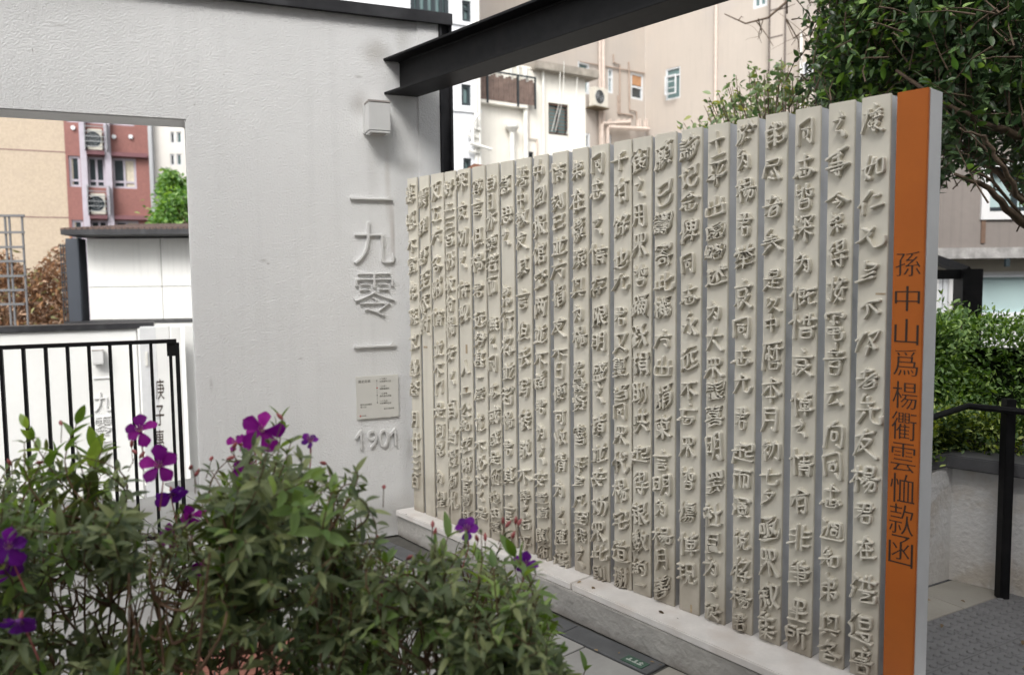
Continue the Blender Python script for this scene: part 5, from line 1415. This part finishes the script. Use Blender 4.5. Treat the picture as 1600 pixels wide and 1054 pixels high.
def shoot(u, v, y, bright, k=None, hero_=False):
    if k is None: k = int(np.argmin([abs(u - c[0]) + g.normal() * 25 for c in centres]))
    tip = at_y(u, v, y); rt = roots[k]; d = data[k]
    mm = np.array(mains[k]); cand = mm + np.array([0, 0, .10])
    dist = np.linalg.norm(cand - tip, axis=1) + (mm[:, 2] > tip[2] - .03) * .4 + g.random(len(mm)) * .08
    st = mm[int(np.argmin(dist))]
    dirn = tip - st; L0 = np.linalg.norm(dirn)
    if L0 > .42: st = tip - dirn / L0 * .42
    sag = g.normal(size=3) * .05; sag[2] -= .02 if not bright else .05
    mid = (st + tip) / 2 + sag * (1 + L0)
    d['stems'].tube([tuple((1 - t) ** 2 * st + 2 * t * (1 - t) * mid + t * t * tip - rt) for t in np.linspace(0, 1, 7)], list(np.linspace(.0034, .0011, 7)), 5, cap=False)
    start = st; L_ = L0
    nn = int(g.integers(7, 13)); ax0 = g.uniform(0, math.pi)
    for j in range(nn):
        t = 1 - j * g.uniform(.022, .03) / max(L_, .16) - .01
        if t < .05: break
        p = (1 - t) ** 2 * start + 2 * t * (1 - t) * mid + t * t * tip
        tang = 2 * (1 - t) * (mid - start) + 2 * t * (tip - mid); tang /= np.linalg.norm(tang)
        uu, vv = project(p)[0]
        if gap_here(uu, vv) and g.random() < .88: continue
        a_ = np.cross(tang, [0, 0, 1.]) if abs(tang[2]) < .95 else np.array([1., 0, 0]); a_ /= np.linalg.norm(a_); b_ = np.cross(tang, a_)
        for sgn in (1, -1):
            th = ax0 + j * math.pi / 2 + g.normal() * .3
            side = (a_ * math.cos(th) + b_ * math.sin(th)) * sgn
            open_ = .35 + .16 * j if bright else .75 + .06 * j
            D_ = tang * (1 - min(open_, 1.2) * .6) + side * min(open_, 1.1) + np.array([0, 0, -.05 * j])
            d['P'].append(p); d['D'].append(D_); d['Y'].append((1 if (bright and j < 5) else 0, (.026 + .004 * min(j, 4)) if not bright else ((.042 if hero_ else .033) + .006 * min(j, 3)), tang[0], tang[1], tang[2]))
            if g.random() < .45 and not bright:   # small axillary leaf
                d['P'].append(p + tang * .006); d['D'].append(tang * .9 + side * .5 + g.normal(size=3) * .3); d['Y'].append((g.random() < .25, .022, tang[0], tang[1], tang[2]))
for u, v, br in hero: shoot(u, v, g.uniform(1.75, 2.05), br, hero_=True)
cnt = 0
while cnt < 1150:
    u = g.uniform(-70, 905)
    tv = np.interp(u, *topline)
    v = tv + (1130 - tv) * g.random() ** 1.0
    if gap_here(u, v) and g.random() < .8: continue
    shoot(u, v + 28 * g.random() + 6, g.uniform(1.6, 2.45), g.random() < .11 + .12 * (v < tv + 70)); cnt += 1
lt_ = leaf_tpl(.30, .35, .28, 1.0, 5); lty = leaf_tpl(.36, .45, .12, 1.0, 5)
shrubs = []
for k in range(6):
    d = data[k]; rt = roots[k]
    o = empty('flowering_shrub', T(*rt), SHN[k], 'shrub', 'purple flowering shrubs in the foreground')
    shrubs.append(o)
    d['stems'].build('stems', TWIG, o, smooth=True)
    P = np.array(d['P']); D_ = np.array(d['D']); Y = np.array(d['Y'], float); n = len(P)
    D_ = D_ + g.normal(size=D_.shape) * .15
    sz = Y[:, 1] * g.uniform(.7, 1.4, n) * 1.15; Nn = Y[:, 2:5] * 1.0 + np.array([0, 0, .6]) + g.normal(size=(n, 3)) * .2
    uv = project(P); vis = (uv[:, 0] > -10) & (uv[:, 0] < 1600) & (uv[:, 1] < 1064)
    yg = Y[:, 0] > .5
    score = np.where(vis, np.linalg.norm(P - EYE, axis=1) / sz, 1e9)
    isobj = np.zeros(n, bool); isobj[np.argsort(score)[:170]] = True; isobj &= vis
    m1, m2 = tpl_mesh('leaf', lt_, LEAF), tpl_mesh('leaf', lty, YOUNG)
    for q_, me in ((isobj & ~yg, m1), (isobj & yg, m2)): leaf_objects('leaf', me, (P - rt)[q_], D_[q_], Nn[q_], sz[q_], o)
    q_ = ~isobj & ~yg; foliage('foliage', lt_, (P - rt)[q_], D_[q_], Nn[q_], sz[q_], LEAF, o)
    q_ = ~isobj & yg
    if q_.sum(): foliage('young_foliage', lty, (P - rt)[q_], D_[q_], Nn[q_], sz[q_], YOUNG, o)

def petal_tpl():
    v = []; f = []; nu, nv = 6, 6
    for i in range(nu + 1):
        t = i / nu; w_ = .07 + .68 * math.sin(min(1, t * .95) * math.pi * .62) ** 1.25; w_ *= (1 - max(0, t - .78) ** 1.5 * 4.2)
        for j in range(nv + 1):
            s_ = (j / nv - .5)
            v.append((s_ * w_, t - .10 * abs(s_) * 2 * t * (t > .7), .10 * math.sin(t * 3.1) + .22 * s_ * s_ + .045 * math.sin(j * 1.9 + i * .8) * t))
    for i in range(nu):
        for j in range(nv): a_ = i * (nv + 1) + j; f.append((a_, a_ + 1, a_ + nv + 2, a_ + nv + 1))
    return np.array(v), f
pt = petal_tpl(); pm = tpl_mesh('petal', pt, PETAL); pmv = tpl_mesh('petal', pt, PETALV)
def flower(u, v, y, r_px, face, kind=0, roll=0, cup=.15, np_=5, stalk=None):
    k = int(np.argmin([abs(u - c[0]) for c in centres])); o = shrubs[k]; rt = roots[k]
    c = at_y(u, v, y); L_ = r_px * y / FPX
    n_ = np.array(face, float); n_ /= np.linalg.norm(n_)
    a_ = np.cross(n_, [0, 0, 1.]); a_ /= np.linalg.norm(a_); b_ = np.cross(a_, n_)   # b_ up-ish
    s_ = MB(); cl = c - rt
    end = cl - n_ * .012 + np.array([0, 0, -.09]) + g.normal(size=3) * .01
    s_.tube([tuple(end), tuple(cl - n_ * .02 + np.array([0, 0, -.03])), tuple(cl - n_ * .008)], [.0016, .0016, .003], 5)
    s_.tube([tuple(cl - n_ * .016), tuple(cl - n_ * .006), tuple(cl)], [.002, .0045, .003], 7)
    for q in range(8):
        th = q * .785; dd = n_ * .014 + (a_ * math.cos(th) + b_ * math.sin(th)) * .009
        s_.tube([tuple(cl), tuple(cl + dd * .7), tuple(cl + dd + b_ * .004)], .0006, 4, m=1)
    fo = s_.build('flower', [BUD, STAM], o)
    for q in range(np_):
        th = roll + q * 2 * math.pi / np_ + g.normal() * .08
        side = a_ * math.cos(th) + b_ * math.sin(th); D1 = side + n_ * (cup + g.normal() * .16); D1 /= np.linalg.norm(D1)
        leaf_objects('petal', pmv if kind else pm, np.array([cl]), np.array([D1]), np.array([n_ - side * cup + g.normal(size=3) * .28]), np.array([L_ * g.uniform(.85, 1.12)]), fo)
flower(219, 674, 1.9, 27, (.15, -.75, .65), 0, .3, .1)
flower(250, 728, 1.8, 34, (.1, -.9, .35), 0, .15, .15)
flower(410, 672, 1.9, 36, (.2, -.9, .3), 0, .5, .2)
flower(392, 690, 1.93, 26, (-.3, -.6, .6), 0, 1.2, .3)
flower(372, 692, 1.95, 18, (-.4, -.7, .4), 0, 2.2, .6, 3)
flower(485, 690, 1.9, 16, (.2, -.7, .7), 1, .8, .4)
flower(385, 740, 1.95, 24, (.2, -.6, .6), 0, .8, .3)
flower(268, 768, 2.0, 28, (.3, -.5, -.5), 1, .5, .4)
flower(296, 803, 1.95, 26, (.5, -.6, -.3), 0, 1.5, .35)
flower(268, 838, 1.95, 22, (-.3, -.8, .2), 0, .2, .4)
flower(312, 892, 1.85, 20, (.5, -.5, .6), 0, .6, .7, 4)
flower(14, 852, 1.6, 34, (.4, -.8, .1), 1, .4, .3)
flower(4, 880, 1.65, 32, (.6, -.6, -.3), 1, 1.2, .3)
flower(32, 965, 1.55, 34, (.2, -.7, -.6), 1, .2, .35)
flower(730, 830, 1.9, 27, (-.1, -.7, .9), 1, .75, .75, 5)
flower(818, 884, 1.85, 25, (.1, -.7, .8), 1, .4, .7, 4)
flower(470, 770, 1.95, 20, (.6, -.4, .2), 1, 1.0, .6, 4)
flower(597, 905, 1.9, 12, (.3, -.7, .3), 1, 1.0, .7, 3)
flower(372, 895, 1.9, 14, (.3, -.7, .3), 0, 1.0, .7, 3)
# buds
for k in range(6):
    rt = roots[k]; b = MB(); s_ = MB()
    lst = {0: [(15, 722), (8, 900)], 1: [(106, 793), (112, 800), (96, 800), (95, 660), (62, 722), (206, 692), (210, 705), (222, 710)], 2: [(330, 716), (308, 738), (298, 730), (365, 702), (361, 715)], 3: [(367, 695), (437, 650), (505, 723), (470, 745), (498, 742), (455, 760)],
           4: [(592, 840), (640, 870), (600, 760)], 5: [(794, 818), (806, 812), (812, 815), (786, 813), (676, 818), (680, 830), (802, 835), (745, 840), (758, 838)]}[k]
    for u, v in lst:
        y = g.uniform(1.8, 2.0); p = at_y(u, v, y) - rt; d = rnd_dir(1, .8, g)[0] * .011
        b.tube([tuple(p - d), tuple(p - d * .5), tuple(p + d * .2), tuple(p + d)], [.0015, .0045, .0048, .0008], 7)
        s_.tube([tuple(p - d), tuple(p + np.array([g.normal() * .01, .0, -.05]))], .0011, 4)
    b.build('buds', BUD, shrubs[k], smooth=True, kind='stuff'); s_.build('bud_stalks', TWIG, shrubs[k], kind='stuff')

# fallen leaves on the paving, in the joints and on the coping
n = 112; LIT = leaf_mat('fallen_leaf', (.06, .035, .015), (.26, .17, .06), .8, .1, .2)
P = []
for k in range(n):
    if k < 75: p = S.w(g.uniform(-.2, 3.6), -.17 - abs(g.normal()) * .5, .012)
    elif k < 105: p = np.array([g.uniform(1.7, 3.2), g.uniform(3.0, 3.9), .014])
    else: p = S.w(g.uniform(.1, 3.2), -.075 - g.random() * .03, ZB + .004)
    P.append(p)
P = np.array(P); Dd = rnd_dir(n, 0, g); Dd[:, 2] *= .15
fl = foliage('fallen_leaves', leaf_tpl(.42, .3, .1), P, Dd, np.array([[0, 0, 1.]] * n) + g.normal(size=(n, 3)) * .15, g.uniform(.015, .04, n), LIT)
fl['kind'] = 'stuff'; tag(fl, 'scattered dry fallen leaves on the paving and plinth', 'leaves')
bpy.data.objects.remove(_to)
print('objects', len(bpy.data.objects))
